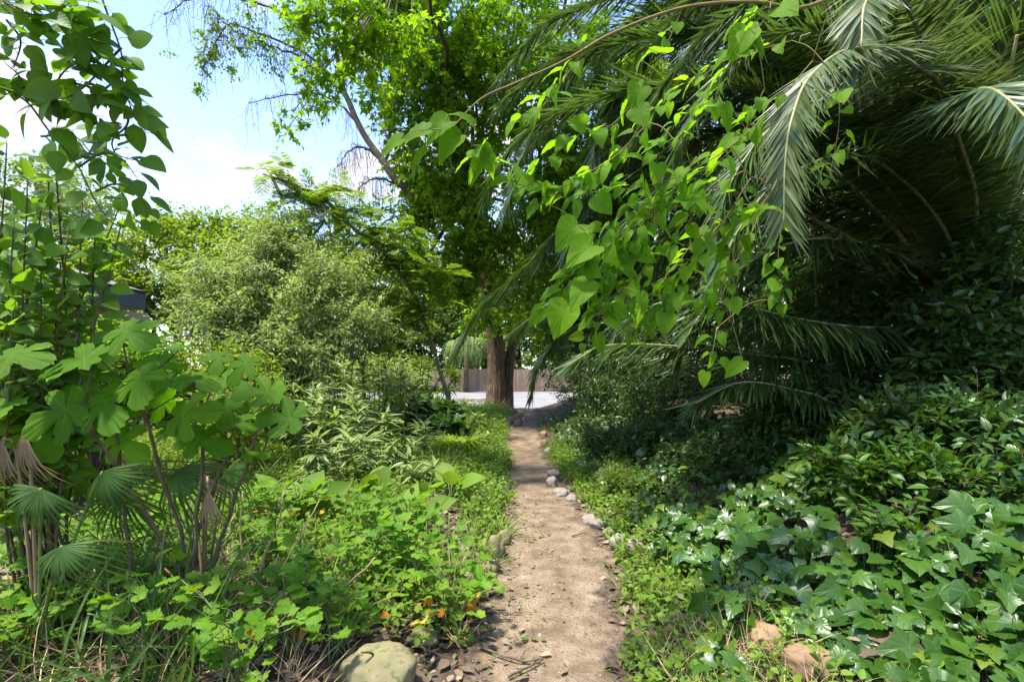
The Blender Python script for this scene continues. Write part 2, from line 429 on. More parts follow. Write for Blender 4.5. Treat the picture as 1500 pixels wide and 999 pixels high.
def edge_blend(m):
    nt = m.node_tree; L = nt.links.new; p = [n for n in nt.nodes if n.type == 'BSDF_PRINCIPLED'][0]
    src = p.inputs['Base Color'].links[0].from_socket
    tc = nd(nt, 'ShaderNodeTexCoord'); sx = nd(nt, 'ShaderNodeSeparateXYZ'); L(tc.outputs['UV'], sx.inputs[0])
    d = math_n(nt, 'MULTIPLY', math_n(nt, 'ABSOLUTE', math_n(nt, 'SUBTRACT', sx.outputs[0], .5)), 2.0)
    nz = nd(nt, 'ShaderNodeTexNoise'); nz.inputs['Scale'].default_value = 7; nz.inputs['Detail'].default_value = 8; L(tc.outputs['Object'], nz.inputs['Vector'])
    f = math_n(nt, 'ADD', d, math_n(nt, 'MULTIPLY', math_n(nt, 'SUBTRACT', nz.outputs[0], .5), 1.1))
    r = ramp(nt, f, [(.62, (0, 0, 0)), (.86, (1, 1, 1))])
    n2 = nd(nt, 'ShaderNodeTexNoise'); n2.inputs['Scale'].default_value = 30; n2.inputs['Detail'].default_value = 6; L(tc.outputs['Object'], n2.inputs['Vector'])
    soil = ramp(nt, n2.outputs[0], [(.35, (.04, .028, .018)), (.65, (.12, .085, .055))])
    L(mixc(nt, r.outputs[0], src, soil.outputs[0]), p.inputs['Base Color'])


edge_blend(M['dirt'])
# ------------------------------------------------------------------ the setting
def grid_sheet(name, xs, ys, hf, m):
    X, Y = np.meshgrid(xs, ys); Z = hf(X, Y)
    v = np.stack([X, Y, Z], -1).reshape(-1, 3); nx = len(xs)
    i = (np.arange(len(ys) - 1)[:, None] * nx + np.arange(nx - 1)[None]).reshape(-1)
    b = MB(); b.add(v, np.stack([i, i + 1, i + 1 + nx, i + nx], -1), [4] * len(i))
    return tag(b.build(name, m), kind='structure')


xs = np.unique(np.concatenate([np.linspace(-600, -30, 12), np.linspace(-30, -8, 12), np.linspace(-8, 8, 161), np.linspace(8, 30, 12), np.linspace(30, 600, 12)]))
ys = np.unique(np.concatenate([np.linspace(-400, -10, 8), np.linspace(-10, 0, 12), np.linspace(0, 24, 161), np.linspace(24, 60, 12), np.linspace(60, 900, 14)]))
ground = grid_sheet('ground', xs, ys, lambda x, y: ground_h(x, y) + np.where((abs(x - path_c(y)) > .5) & (abs(x) < 8) & (y < 20) & (y > 0), .012 * np.sin(x * 17 + 3 * y) * np.sin(y * 13), 0), M['soil'])

yy = np.linspace(-3, 19.1, 176); tt = np.linspace(-1, 1, 15)
cY, cT = np.meshgrid(yy, tt, indexing='ij')
edge = 1 + .10 * np.sin(cY * 5.1 + cT * 2) + .06 * np.sin(cY * 11.3 + 1.7 * cT)
cX = path_c(cY) + cT * path_w(cY) * edge * 1.4
cZ = 0.006 + .010 * (np.sin(cX * 9 + cY * 3.1) * np.sin(cY * 4.3)) * (1 - cT ** 2) + .006 * (1 - abs(cT))
cZ = np.maximum(cZ, .004) + ground_h(cX, cY) * 0.999 + 0.003
b = MB(); nI = (np.arange(len(yy) - 1)[:, None] * 15 + np.arange(14)[None]).reshape(-1)
b.add(np.stack([cX, cY, cZ], -1).reshape(-1, 3), np.stack([nI, nI + 1, nI + 16, nI + 15], -1), [4] * len(nI), np.stack([(cT.ravel() + 1) / 2, cY.ravel() / 20], -1))
tag(b.build('path', M['dirt']), kind='structure')

b = MB(); b.add([(-60, 19.0, -.052), (60, 19.0, -.052), (60, 20.5, -.242), (-60, 20.5, -.242), (-60, 36.4, -.242), (60, 36.4, -.242)], [0, 1, 2, 3, 3, 2, 5, 4], [4, 4])
road = tag(b.build('road', M['concrete'], smooth_=False), kind='structure')
b = MB().box((-60, 25.6, -.24), (-1.3, 25.9, -.08))
tag(b.build('kerb', M['kerb'], smooth_=False), kind='structure')

# ------------------------------------------------------------------ wooden street fence
fe = thing('wooden_fence', 'weathered grey vertical board fence across the street behind the twin trunk tree', 'fence', (0, 37.5, -.25))
b = MB(); x = -26.0
while x < 16:
    w = .14 + rng.uniform(-.01, .01); h = 1.72 + rng.normal(0, .02)
    b.box((x, 37.48, -.25), (x + w, 37.505 + rng.uniform(0, .008), -.25 + h)); x += w + .012
b.build('boards', M['fence'], fe, False)
b = MB(); b.box((-26, 37.52, .0), (16, 37.58, .1)); b.box((-26, 37.52, 1.1), (16, 37.58, 1.2)); b.build('rail', M['fence'], fe, False)
for i in range(18):
    b = MB().box((-26 + i * 2.45, 37.59, -.25), (-25.9 + i * 2.45, 37.69, 1.5)); b.build('fence_post', M['fence'], fe, False)

# ------------------------------------------------------------------ house glimpsed at the left
ho = thing('house', 'low house with blue grey fascia and cream siding glimpsed through leaves at left', 'house', (-10, 6.5, 0))
b = MB(); b.box((-13, 1, 0), (-7.75, 10.3, 2.66)); b.build('wall', M['siding'], ho, False)
b = MB()
for k in range(18):
    b.box((-7.752, 1, .1 + k * .14), (-7.73, 10.31, .215 + k * .14))
b.build('lap_siding', M['siding'], ho, False)
b = MB(); b.box((-7.24, .5, 2.66), (-7.2, 9.5, 2.98)); b.box((-13, 9.46, 2.66), (-7.24, 9.5, 2.98)); fa = b.build('fascia', M['fascia'], ho, False)
b = MB(); b.box((-7.27, .5, 2.98), (-7.17, 9.53, 3.01)); b.build('drip_edge', M['drain'], fa, False)
b = MB(); b.add([(-7.2, .5, 3.012), (-7.2, 9.5, 3.012), (-10, 9.5, 3.9), (-10, .5, 3.9), (-13.2, 9.5, 3.012), (-13.2, .5, 3.012)], [0, 1, 2, 3, 3, 2, 4, 5, 1, 4, 2, 0, 3, 5], [4, 4, 3, 3]); b.build('roof', M['shingle'], ho, False)
b = MB(); b.box((-7.73, .5, 2.64), (-7.25, 9.46, 2.66)); b.build('soffit', M['siding'], ho, False)
b = MB(); b.tube(spline([(-7.3, 9.52, 2.8), (-7.28, 9.56, 2.72), (-7.45, 10.1, 2.5), (-7.68, 10.36, 2.2), (-7.68, 10.36, .2)], 14), .045, 8); b.build('downpipe', M['drain'], ho)

# ------------------------------------------------------------------ foliage generators
UP = np.array([0, 0, 1.0])


def rdir(n):
    return nrm(rng.normal(size=(n, 3)))


def pick(b, Ts, pos, d, n, sc, mi=0):
    k = rng.integers(0, len(Ts), len(pos))
    for i, T in enumerate(Ts):
        q = k == i
        if q.any():
            b.inst(T, pos[q], d[q], n[q], sc[q], mi)


def sprays(lb, tb, p0, dirs, L, k, Ts, size, spread=.8, down=.25, jit=.35, petiole=.2, flat=1.0, tr=.0035, aspect=1.0):
    """leafy shoots: p0 (N,3), dirs (N,3), length L (N,), k leaves each along both sides"""
    N = len(p0); L = np.broadcast_to(L, (N,))
    dirs = nrm(dirs)
    side = nrm(np.cross(dirs, UP + rng.normal(size=(N, 3)) * .35))
    t = (np.arange(k) + 1) / k
    sg = np.where(np.arange(k) % 2, 1.0, -1.0)
    sag = -down * L[:, None] * t[None] ** 2 * .5
    pos = p0[:, None] + dirs[:, None] * (L[:, None] * t[None])[..., None]; pos[..., 2] += sag
    d = dirs[:, None] * (.45 + .5 * (t[None, :, None] > .95)) + side[:, None] * sg[None, :, None] * spread * np.where(t > .95, .2, 1)[None, :, None] - UP * down + rng.normal(size=(N, k, 3)) * jit
    d = nrm(d)
    nn = UP * flat + rng.normal(size=(N, k, 3)) * .45
    s = size * rng.uniform(.7, 1.2, (N, k)) * (1 - .25 * (t[None] > .8))
    pos2 = pos + d * (s * petiole)[..., None]
    sc = s.reshape(-1)
    if aspect != 1:
        sc = np.stack([sc * aspect, sc, sc * aspect], -1)
    pick(lb, Ts, pos2.reshape(-1, 3), d.reshape(-1, 3), nn.reshape(-1, 3), sc)
    if tb is not None:
        e = dirs * L[:, None]; e[:, 2] -= down * L * .5
        tb.inst(STICK, p0, e, np.array([.3, .5, .8]), np.stack([np.full(N, tr), np.linalg.norm(e, axis=-1), np.full(N, tr)], -1))


def clump_pts(c, r, n, hollow=.45, gap=None, gs=.6):
    """random points in an uneven ellipsoid, denser outwards, with holes"""
    u = rdir(int(n * 1.6)); q = rng.uniform(hollow ** 3, 1, len(u)) ** (1 / 3)
    lump = 1 + .34 * wob(u * 2.0 + np.asarray(c), 1.0)
    p = np.asarray(c) + u * (q * lump)[:, None] * np.asarray(r)
    if gap is not None:
        p2 = wob(p, gs) > gap
        p, u = p[p2], u[p2]
    return p[:n], u[:n]


def crown(lb, tb, clumps, L, k, Ts, size, dens=1.0, out=.7, down=.25, up=0.0, gap=-.45, gs=.6, hollow=.4, lim=False, **kw):
    for c, r, n in clumps:
        p, u = clump_pts(c, r, int(n * dens), hollow, gap, gs)
        d = u * out + rng.normal(size=p.shape) * .5 + UP * up
        if lim:
            q = (((p - np.asarray(c)) / np.asarray(r)) ** 2).sum(1) < 1.25; p, d = p[q], d[q]
        sprays(lb, tb, p - nrm(d) * L * .5, d, L * rng.uniform(.6, 1.3, len(p)), k, Ts, size, down=down, **kw)


def limb(b, pts, r0, r1, n=14, sides=7, j=.03):
    P = spline(pts, n); P[1:-1] += rng.normal(size=(n - 2, 3)) * j
    b.tube(P, np.linspace(r0, r1, n), sides)
    return P


def shrub(name, label, cat, clumps, base, mleaf, Ts, size, L=.28, k=8, group=None, mstem='twig', nst=7, sr=.014, **kw):
    """several woody stems rising from a base to leafy clumps"""
    base = np.array([base[0], base[1], float(ground_h(base[0], base[1]))])
    o = thing(name, label, cat, base, group)
    lb, tb = MB(), MB()
    crown(lb, tb, clumps, L, k, Ts, size, lim=L < .5, **kw)
    for c, r, n in clumps:
        for _ in range(max(5, nst // len(clumps))):
            e = np.asarray(c) + rdir(1)[0] * np.asarray(r) * .7
            s = base + np.array([rng.normal(0, .006), rng.normal(0, .006), -.06])
            mid = (s + e) / 2 + np.array([0, 0, .12 * np.linalg.norm(e - s)]) * .6 + rng.normal(size=3) * .06
            limb(tb, [s, mid, e], sr, sr * .35, 10, 5, .012)
    tb.build('stems', M[mstem], o); lb.build('leaves', M[mleaf], o)
    return o


# ------------------------------------------------------------------ twin trunk tree at the end of the path
tb0 = np.array([-.5, 17.3, 0.0])
tr = thing('tree', 'big twin trunked tree with furrowed bark at the far end of the path', 'tree', tb0)


def ribbed(pts, rad, n=30, sides=40, seed=0):
    b = MB(); P = spline(pts, n); R = np.interp(np.linspace(0, 1, n), np.linspace(0, 1, len(rad)), rad)
    b.tube(P, R, sides)
    V = b.v[0]; th = np.tile(np.arange(sides) / sides * 6.283, n); zz = np.repeat(np.arange(n), sides)
    c = P[zz]; f = 1 + .035 * np.sin(th * 11 + .35 * np.sin(zz * .6) + seed) + .03 * np.sin(th * 17 + zz * .15) + .12 * np.exp(-zz / 3.0) * np.sin(th * 4 + seed)
    b.v[0] = c + (V - c) * f[:, None]
    return b


ribbed([(-.56, 17.3, -.1), (-.55, 17.3, 1.2), (-.62, 17.2, 2.6), (-.8, 17, 4.2), (-1.3, 16.6, 6.5), (-1.6, 16, 9)], [.42, .32, .295, .28, .22, .12], seed=1).build('trunk', M['bark'], tr)
ribbed([(-.18, 17.35, -.1), (-.13, 17.4, 1.2), (.02, 17.4, 2.4), (.45, 17.3, 3.6), (.9, 16.8, 5.5), (1.2, 16, 8)], [.24, .18, .17, .165, .14, .08], seed=2).build('trunk', M['bark'], tr)
lb, tb = MB(), MB()
cl = []
for px, py, Y, r, n in [(640, 60, 9, 1.0, 150), (700, 160, 10, 1.2, 190), (620, 170, 11, 1.1, 150), (760, 60, 10, 1.3, 170), (660, 260, 11, 1.1, 170),
                        (740, 300, 12, 1.3, 190), (690, 380, 13, 1.1, 130), (770, 400, 14, 1.4, 150), (640, 330, 12.5, .9, 100), (560, 90, 9.5, .8, 85), (840, 120, 11, 1.5, 180),
                        (860, 260, 13, 1.7, 170), (590, 10, 9, .9, 120), (690, 0, 8, 1.0, 150), (800, -30, 9, 1.3, 150), (560, -70, 8, 1.2, 140), (690, -130, 9, 1.5, 160), (850, -170, 10, 1.6, 150),
                        (820, 350, 15, 1.8, 150), (920, 200, 15, 2, 150), (700, 460, 15.5, .8, 50), (760, 470, 16, .7, 50), (820, 470, 16, 1.0, 70), (610, 250, 10, .6, 60), (560, 30, 10, .8, 70), (640, 100, 8.5, .8, 110), (720, 90, 8.5, .9, 120), (660, 200, 9, .8, 110), (620, 300, 10.5, .7, 80), (700, 320, 11, .9, 120), (660, 420, 12.5, .7, 80), (800, 300, 14, 1.3, 160), (860, 420, 15, 1.3, 150), (900, 340, 15, 1.5, 150), (780, 200, 13, 1.3, 150), (830, 440, 14.5, 1.0, 110), (800, 500, 16, .8, 70), (850, 200, 12, 1.3, 170), (880, 100, 11, 1.2, 140), (930, 280, 14, 1.5, 170), (880, 360, 14, 1.3, 150), (960, 380, 14.5, 1.4, 150), (1000, 260, 14, 1.6, 150), (620, 380, 13, .8, 90), (1040, 340, 14.5, 1.5, 130)]:
    Y2 = Y + (3.0 if Y < 11 else 1.2 if Y < 13 else 0); r *= Y2 / Y
    cl.append((at(px, py, Y2), (r, r, r * .85), int(n * 1.12)))
crown(lb, tb, cl, .6, 8, T_STAR, .165, down=.45, gap=-.5, gs=.8, hollow=.2, jit=.45, tr=.005)
hub = np.array([-1.3, 16.6, 6.5]); hub2 = np.array([.9, 16.8, 5.5])
for c, r, n in cl:
    h = hub if c[0] < .3 else hub2
    mid = (h + c) / 2 + np.array([0, 0, .5])
    limb(tb, [h, mid, c, c + (c - mid) * .25], .075, .015, 12, 6, .05)
near = []
for px, py, Y, r, n in [(520, 30, 6, .42, 46), (470, 40, 6, .36, 34), (440, 20, 6, .26, 16), (540, 90, 6.2, .36, 32), (495, 110, 6.4, .30, 24), (470, 145, 6.5, .22, 14), (430, 165, 6.6, .17, 8), (445, 110, 6.4, .18, 10), (560, 20, 6, .4, 30), (420, 190, 6.7, .12, 5), (545, 140, 6.5, .25, 12), (600, 60, 6.2, .35, 25), (500, -60, 5.6, .7, 50), (400, -70, 5.6, .6, 35)]:
    near.append((at(px, py, Y), (r, r, r), n))
crown(lb, tb, near, .24, 6, T_STAR, .105, down=.5, gap=-.9, hollow=.1, jit=.4, tr=.004)
nh = at(610, -60, 8); limb(tb, [hub, (hub + nh) / 2 + np.array([0, 0, 1.0]), nh], .09, .03, 14, 6, .04)
for c, r, n in near:
    limb(tb, [nh, (nh + c) / 2 + np.array([0, 0, .15]), c], .02, .006, 9, 5, .02)
tb.build('branches', M['twig'], tr); lb.build('crown', M['canopy'], tr)

# ------------------------------------------------------------------ sparse half bare tree against the sky
o = thing('sparse_tree', 'leaning half bare tree with drooping twigs against the blue sky', 'tree', (at(726, 590, 18.8)[0], 18.8, 0))
tk, tb, lb = MB(), MB(), MB()
limb(tk, [(at(726, 590, 18.8)[0], 18.8, -.1), at(722, 480, 18.4), at(675, 350, 15), at(592, 275, 12.3), at(545, 215, 12), at(505, 140, 11.6), at(492, 60, 11.4), at(488, -40, 11.2)], .15, .03, 30, 10, .02)
S = [[at(535, 195, 12), at(505, 160, 12), at(470, 138, 11.6), at(420, 140, 11.3), at(365, 152, 11)],
     [at(505, 140, 11.6), at(450, 90, 11.3), at(400, 70, 11), at(345, 45, 10.8), at(310, 12, 10.6)],
     [at(500, 120, 11.6), at(440, 75, 11.3), at(380, 50, 11), at(330, 40, 10.8), at(300, 95, 10.6)],
     [at(493, 70, 11.4), at(430, 30, 11), at(360, 0, 10.6), at(290, -5, 10.3), at(240, 22, 10.2)],
     [at(560, 235, 12.1), at(530, 215, 12), at(510, 225, 12), at(490, 250, 12)],
     [at(590, 275, 12.3), at(560, 262, 12), at(535, 268, 12), at(515, 290, 12)],
     [at(565, 240, 12.1), at(575, 170, 12), at(572, 110, 11.8)]]
for q in S:
    P = limb(tb, q, .035, .008, 20, 5, .02)
    for i in range(3, 20):
        for _ in range(3 if q[0][2] < 7.8 else 4):
            s = P[i]; ln = rng.uniform(.25, 1.15)
            d = nrm(np.array([rng.normal(0, .35), rng.normal(0, .35), -.9]))
            w = limb(tb, [s, s + np.array([d[0] * .3, d[1] * .3, .02]), s + d * ln * .6 + rng.normal(size=3) * .05, s + d * ln], .006, .003, 7, 3, .012)
            for _ in range(2):
                j = rng.integers(2, 6); e = w[j] + nrm(rng.normal(size=3) + [0, 0, -.9]) * rng.uniform(.12, .35)
                tb.tube([w[j], (w[j] + e) / 2 + rng.normal(size=3) * .02, e], .0028, 3)
cl = [(at(px, py, 10.8), (r, r, r), n) for px, py, r, n in [(305, 60, .3, 40), (300, 90, .25, 34), (292, 130, .16, 16), (335, 40, .3, 26), (350, 70, .28, 20), (380, 60, .3, 26), (400, 85, .35, 26), (370, 20, .35, 30), (430, 60, .35, 30), (250, 75, .13, 5), (310, 20, .2, 12), (420, 15, .35, 26), (340, 100, .2, 12), (465, 80, .3, 20), (590, 240, .25, 15)]]
crown(lb, tb, cl, .22, 6, T_OVS, .085, down=.6, gap=None, hollow=.1, jit=.5, tr=.003)
tk.build('trunk', M['palebark'], o); tb.build('twigs', M['twig'], o); lb.build('crown', M['canopy'], o)


# ------------------------------------------------------------------ the date palm at the right
def leaflet_T(droop, seg=5):
    return strip_leaf(seg, lambda t: .5 * (1 - t ** 1.6) * min(1, .55 + 2.5 * t), droop, .014)


LF = [leaflet_T(d) for d in (.02, .07, .16)]


def frond(palm, pts, ll=.5, hang=.5, pale=False, n=120, start=.16, w=.031, vlift=.25, dens=1.0, broken=0.0, rr=.022, jit=.09, name='frond', tipl=.5):
    """a feather leaf: rachis along pts with leaflets on both sides"""
    P = spline(pts, 60); seg = np.linalg.norm(np.diff(P, axis=0), axis=1); S = np.concatenate([[0], np.cumsum(seg)])
    n = int(S[-1] / .019 * dens)
    ts = np.linspace(start, .995, n) * S[-1]
    pos = np.stack([np.interp(ts, S, P[:, i]) for i in range(3)], -1)
    G = nrm(np.gradient(P, axis=0)); tan = nrm(np.stack([np.interp(ts, S, G[:, i]) for i in range(3)], -1))
    side = np.cross(tan, UP); side[np.linalg.norm(side, axis=1) < .05] = [1, 0, 0]; side = nrm(side)
    # keep the side vector continuous
    for i in range(1, n):
        if side[i] @ side[i - 1] < 0: side[i] *= -1
    upv = nrm(np.cross(side, tan)); upv[upv[:, 2] < -.2] *= -1
    f = np.linspace(0, 1, n)
    prof = np.clip(.45 + 2.2 * f, 0, 1) * (1 - (1 - tipl) * smooth(.55, 1, f))
    b = MB()
    for sg in (-1, 1):
        q = rng.random(n) > broken
        d = side * sg * (1.0 - .3 * f[:, None]) + tan * (.7 + .5 * f[:, None]) + upv * vlift * (rng.normal(.6, .7, n)[:, None]) + rng.normal(size=(n, 3)) * jit
        d = nrm(nrm(d) - UP * hang * .7 * rng.uniform(.5, 1.3, n)[:, None])
        nv = upv + side * -sg * .5 + rng.normal(size=(n, 3)) * .25
        L = 1.45 * ll * prof * rng.uniform(.85, 1.1, n)
        sc = np.stack([np.full(n, w) * rng.uniform(.8, 1.2, n), L, L], -1)
        pick(b, LF, pos[q], d[q], nv[q], sc[q])
    o = b.build(name, M['palm_pale' if pale else 'palm'], palm)
    r = MB(); r.tube(P, np.linspace(rr, .004, 60), 6); r.build('rachis', M['rachis'], o)
    return o


PC = np.array([5.0, 5.3, 2.1])
pb = (PC[0], PC[1], float(ground_h(PC[0], PC[1])))
palm = thing('date_palm', 'large feather leaved palm arching over the right side of the path', 'palm', pb)
b = ribbed([(PC[0] + .05, PC[1], pb[2] - .1), (PC[0], PC[1], 1.4), (PC[0], PC[1], 2.2)], [.42, .4, .3], 14, 24)
b.build('trunk', M['palmtrunk'], palm)
C0 = PC
H = [([C0, at(1330, 190, 5.6), at(1120, 95, 5.9), at(960, 190, 6), at(860, 295, 6), at(775, 385, 6), at(705, 450, 6), at(665, 520, 5.9)], dict(ll=.58, hang=.55)),
     ([C0, at(1310, 100, 6), at(1120, -30, 6.2), at(960, -25, 6.2), at(870, 8, 6.2), at(800, 40, 6.2), at(735, 110, 6.1)], dict(ll=.6, hang=.5)),
     ([C0, at(1290, 170, 5.8), at(1120, 70, 6), at(990, 55, 6), at(890, 68, 6), at(815, 90, 6), at(735, 150, 5.9)], dict(ll=.6, hang=.5)),
     ([C0, at(1290, 230, 5.6), at(1120, 140, 5.6), at(980, 128, 5.6), at(880, 142, 5.6), at(800, 172, 5.6), at(745, 220, 5.5), at(712, 285, 5.5)], dict(ll=.58, hang=.6)),
     ([C0, at(1310, 480, 4.9), at(1200, 473, 4.6), at(1077, 447, 4.2), at(990, 440, 4.0), at(925, 458, 3.9)], dict(ll=.5, hang=.75)),
     ([C0, at(1280, 540, 5.2), at(1150, 525, 4.9), at(1000, 508, 4.5), at(890, 506, 4.3), at(840, 530, 4.2)], dict(ll=.46, hang=.65)),
     ([C0, at(1400, 180, 4.4), at(1330, 90, 3.7), at(1250, 72, 3.3), at(1187, 113, 3.1), at(1160, 175, 3.0), at(1150, 240, 2.95), at(1148, 330, 2.9)], dict(ll=.42, hang=.55, pale=True, w=.02, vlift=.1)),
     ([C0, at(1400, 250, 4.6), at(1350, 60, 4.0), at(1300, -30, 3.6), at(1268, 5, 3.3), at(1262, 60, 3.2), at(1258, 100, 3.2)], dict(ll=.44, hang=.8, pale=True)),
     ([C0, at(1250, 330, 6), at(1080, 300, 6.5), at(950, 400, 6.8), at(870, 465, 6.8), at(820, 495, 6.8), at(790, 535, 6.7), at(778, 580, 6.7)], dict(ll=.48, hang=.5)),
     ([C0, at(1290, 300, 5.4), at(1130, 210, 5.2), at(1010, 240, 5.1), at(920, 330, 5), at(850, 420, 5)], dict(ll=.55, hang=.55)),
     ([C0, at(1350, 120, 5), at(1190, -20, 5), at(1060, 30, 4.9), at(985, 110, 4.9), at(930, 200, 4.9)], dict(ll=.58, hang=.45)),
     ([C0, at(1360, 200, 4.8), at(1240, 60, 4.6), at(1110, 60, 4.5), at(1030, 150, 4.4), at(980, 250, 4.4)], dict(ll=.52, hang=.5)),
     ([C0, at(1380, 330, 4.7), at(1270, 230, 4.3), at(1150, 260, 4.0), at(1080, 340, 3.9), at(1040, 430, 3.9)], dict(ll=.5, hang=.5)),
     ([C0, at(1300, 600, 4.8), at(1180, 575, 4.5), at(1090, 560, 4.2), at(1020, 590, 4.1)], dict(ll=.42, hang=.7)),
     ([C0, at(1440, 200, 4.6), at(1480, 60, 4.2), at(1560, 20, 3.8), at(1660, 60, 3.5)], dict(ll=.5, hang=.4)),
     ([C0, at(1400, 100, 5), at(1420, -80, 4.6), at(1500, -120, 4.2), at(1580, -60, 3.8)], dict(ll=.55, hang=.5)),
     ([C0, at(1350, 60, 5.6), at(1300, -150, 6), at(1200, -260, 6), at(1080, -250, 6), at(960, -160, 6)], dict(ll=.6, hang=.5)),
 ([C0, at(1320, 130, 6.2), at(1150, 20, 6.6), at(1000, 10, 6.8), at(900, 50, 6.8), at(820, 130, 6.8), at(770, 220, 6.7), at(745, 300, 6.6)], dict(ll=.66, hang=.7)),
     ([C0, at(1300, 200, 6.2), at(1130, 110, 6.6), at(1000, 120, 6.8), at(920, 190, 6.8), at(860, 280, 6.8), at(830, 370, 6.7)], dict(ll=.66, hang=.7)),
     ([C0, at(1290, 270, 6), at(1120, 190, 6.4), at(1000, 220, 6.6), at(900, 330, 6.6), at(830, 420, 6.6), at(760, 480, 6.5)], dict(ll=.66, hang=.7)),
     ([C0, at(1290, 330, 5.6), at(1130, 280, 5.7), at(1000, 330, 5.8), at(930, 430, 5.8), at(890, 520, 5.7)], dict(ll=.6, hang=.7)),
     ([C0, at(1330, 90, 5.4), at(1180, -40, 5.6), at(1040, -10, 5.7), at(950, 70, 5.7), at(890, 170, 5.6), at(860, 260, 5.5)], dict(ll=.62, hang=.65)),
     ([C0, at(1370, 230, 4.7), at(1250, 140, 4.4), at(1140, 180, 4.2), at(1070, 270, 4.1), at(1050, 360, 4.1)], dict(ll=.52, hang=.6)),
     ([C0, at(1330, 380, 4.9), at(1200, 350, 4.6), at(1090, 390, 4.5), at(1020, 470, 4.4), at(990, 540, 4.4)], dict(ll=.52, hang=.65)),
     ([C0, at(1430, 300, 4.5), at(1400, 180, 3.9), at(1440, 130, 3.3), at(1500, 170, 2.9), at(1540, 250, 2.7)], dict(ll=.45, hang=.55)),
     ]
for pts, kw in H:
    frond(palm, pts, **kw)
for i in range(17):       # the rest of the crown, mostly above and behind
    az = rng.uniform(-.7, 1.9); el = rng.uniform(.5, 1.25); Lf = rng.uniform(3.0, 4.2)
    h = np.array([math.cos(az), math.sin(az), 0])
    pts = [C0 + rng.normal(size=3) * .06]
    for t in (.25, .5, .75, 1.0):
        pts.append(C0 + h * Lf * (t * math.cos(el) + .35 * t * t) + UP * Lf * (t * math.sin(el) - .75 * t * t * t))
    frond(palm, pts, ll=.5, hang=.45, dens=.8)
for i in range(24):       # bare old leaf bases and dry stalks
    az = rng.uniform(1.6, 4.9); el = rng.uniform(.7, 1.35); Lf = rng.uniform(1.2, 3.0)
    h = np.array([math.cos(az), math.sin(az), 0])
    b = MB(); b.tube(spline([C0 + h * .2 + UP * rng.uniform(-.4, .1), C0 + h * (.2 + Lf * .5 * math.cos(el)) + UP * Lf * .5 * math.sin(el), C0 + h * (.3 + Lf * math.cos(el)) + UP * Lf * .9 * math.sin(el)], 12), np.linspace(.04, .012, 12), 6)
    b.build('leaf_stalk', M['petiole'], palm)

# ------------------------------------------------------------------ canes and dark evergreens behind the palm
bm = thing('cane_clump', 'dense clump of tall slender green canes behind the palm at right', 'bamboo', (6.8, 7.2, ground_h(6.8, 7.2)))
lb = MB()
for i in range(70):
    x, y = 6.9 + rng.normal(0, 1.1), 7.0 + rng.normal(0, .7); z0 = float(ground_h(x, y)) - .05; h = rng.uniform(4.5, 8)
    lx, ly = rng.normal(0, .5), rng.normal(0, .5)
    P = spline([(x, y, z0), (x + lx * .2, y + ly * .2, z0 + h * .5), (x + lx, y + ly, z0 + h)], 14)
    b = MB(); b.tube(P, np.linspace(.022, .006, 14), 6); b.build('cane', M['petiole'], bm)
    j = rng.integers(4, 14, 34); p = P[j] + rng.normal(size=(34, 3)) * .04; d = rdir(34) + [0, 0, -.1]
    sprays(lb, None, p, d, np.full(34, .4), 6, T_LAN, .2, down=.3, aspect=.7)
lb.build('leaves', M['dark'], bm)


def tree(name, label, base, clumps, mleaf, Ts, size, trunk_r, bark='palebark', L=.4, k=8, group=None, hubz=None, cat='tree', **kw):
    bz = float(ground_h(base[0], base[1])); base = np.array([base[0], base[1], bz])
    o = thing(name, label, cat, base, group)
    lb, tb, tk = MB(), MB(), MB()
    hub = base + np.array([0, 0, (hubz or np.mean([c[0][2] for c in clumps]) * .6) - bz])
    limb(tk, [base - [0, 0, .1], (base + hub) / 2 + [trunk_r * .5, 0, 0], hub], trunk_r, trunk_r * .65, 14, 10, .01)
    for c, r, n in clumps:
        c = np.asarray(c); limb(tb, [hub - [0, 0, .15], (hub + c) / 2 + [0, 0, .15], c, c + (c - hub) * .15], trunk_r * .5, .012, 12, 6, .03)
    crown(lb, tb, clumps, L, k, Ts, size, **kw)
    tk.build('trunk', M[bark], o); tb.build('branches', M['twig'], o); lb.build('crown', M[mleaf], o)
    return o


def blob(px, py, Y, r, n, flat=.85):
    return (at(px, py, Y), (r, r, r * flat), n)


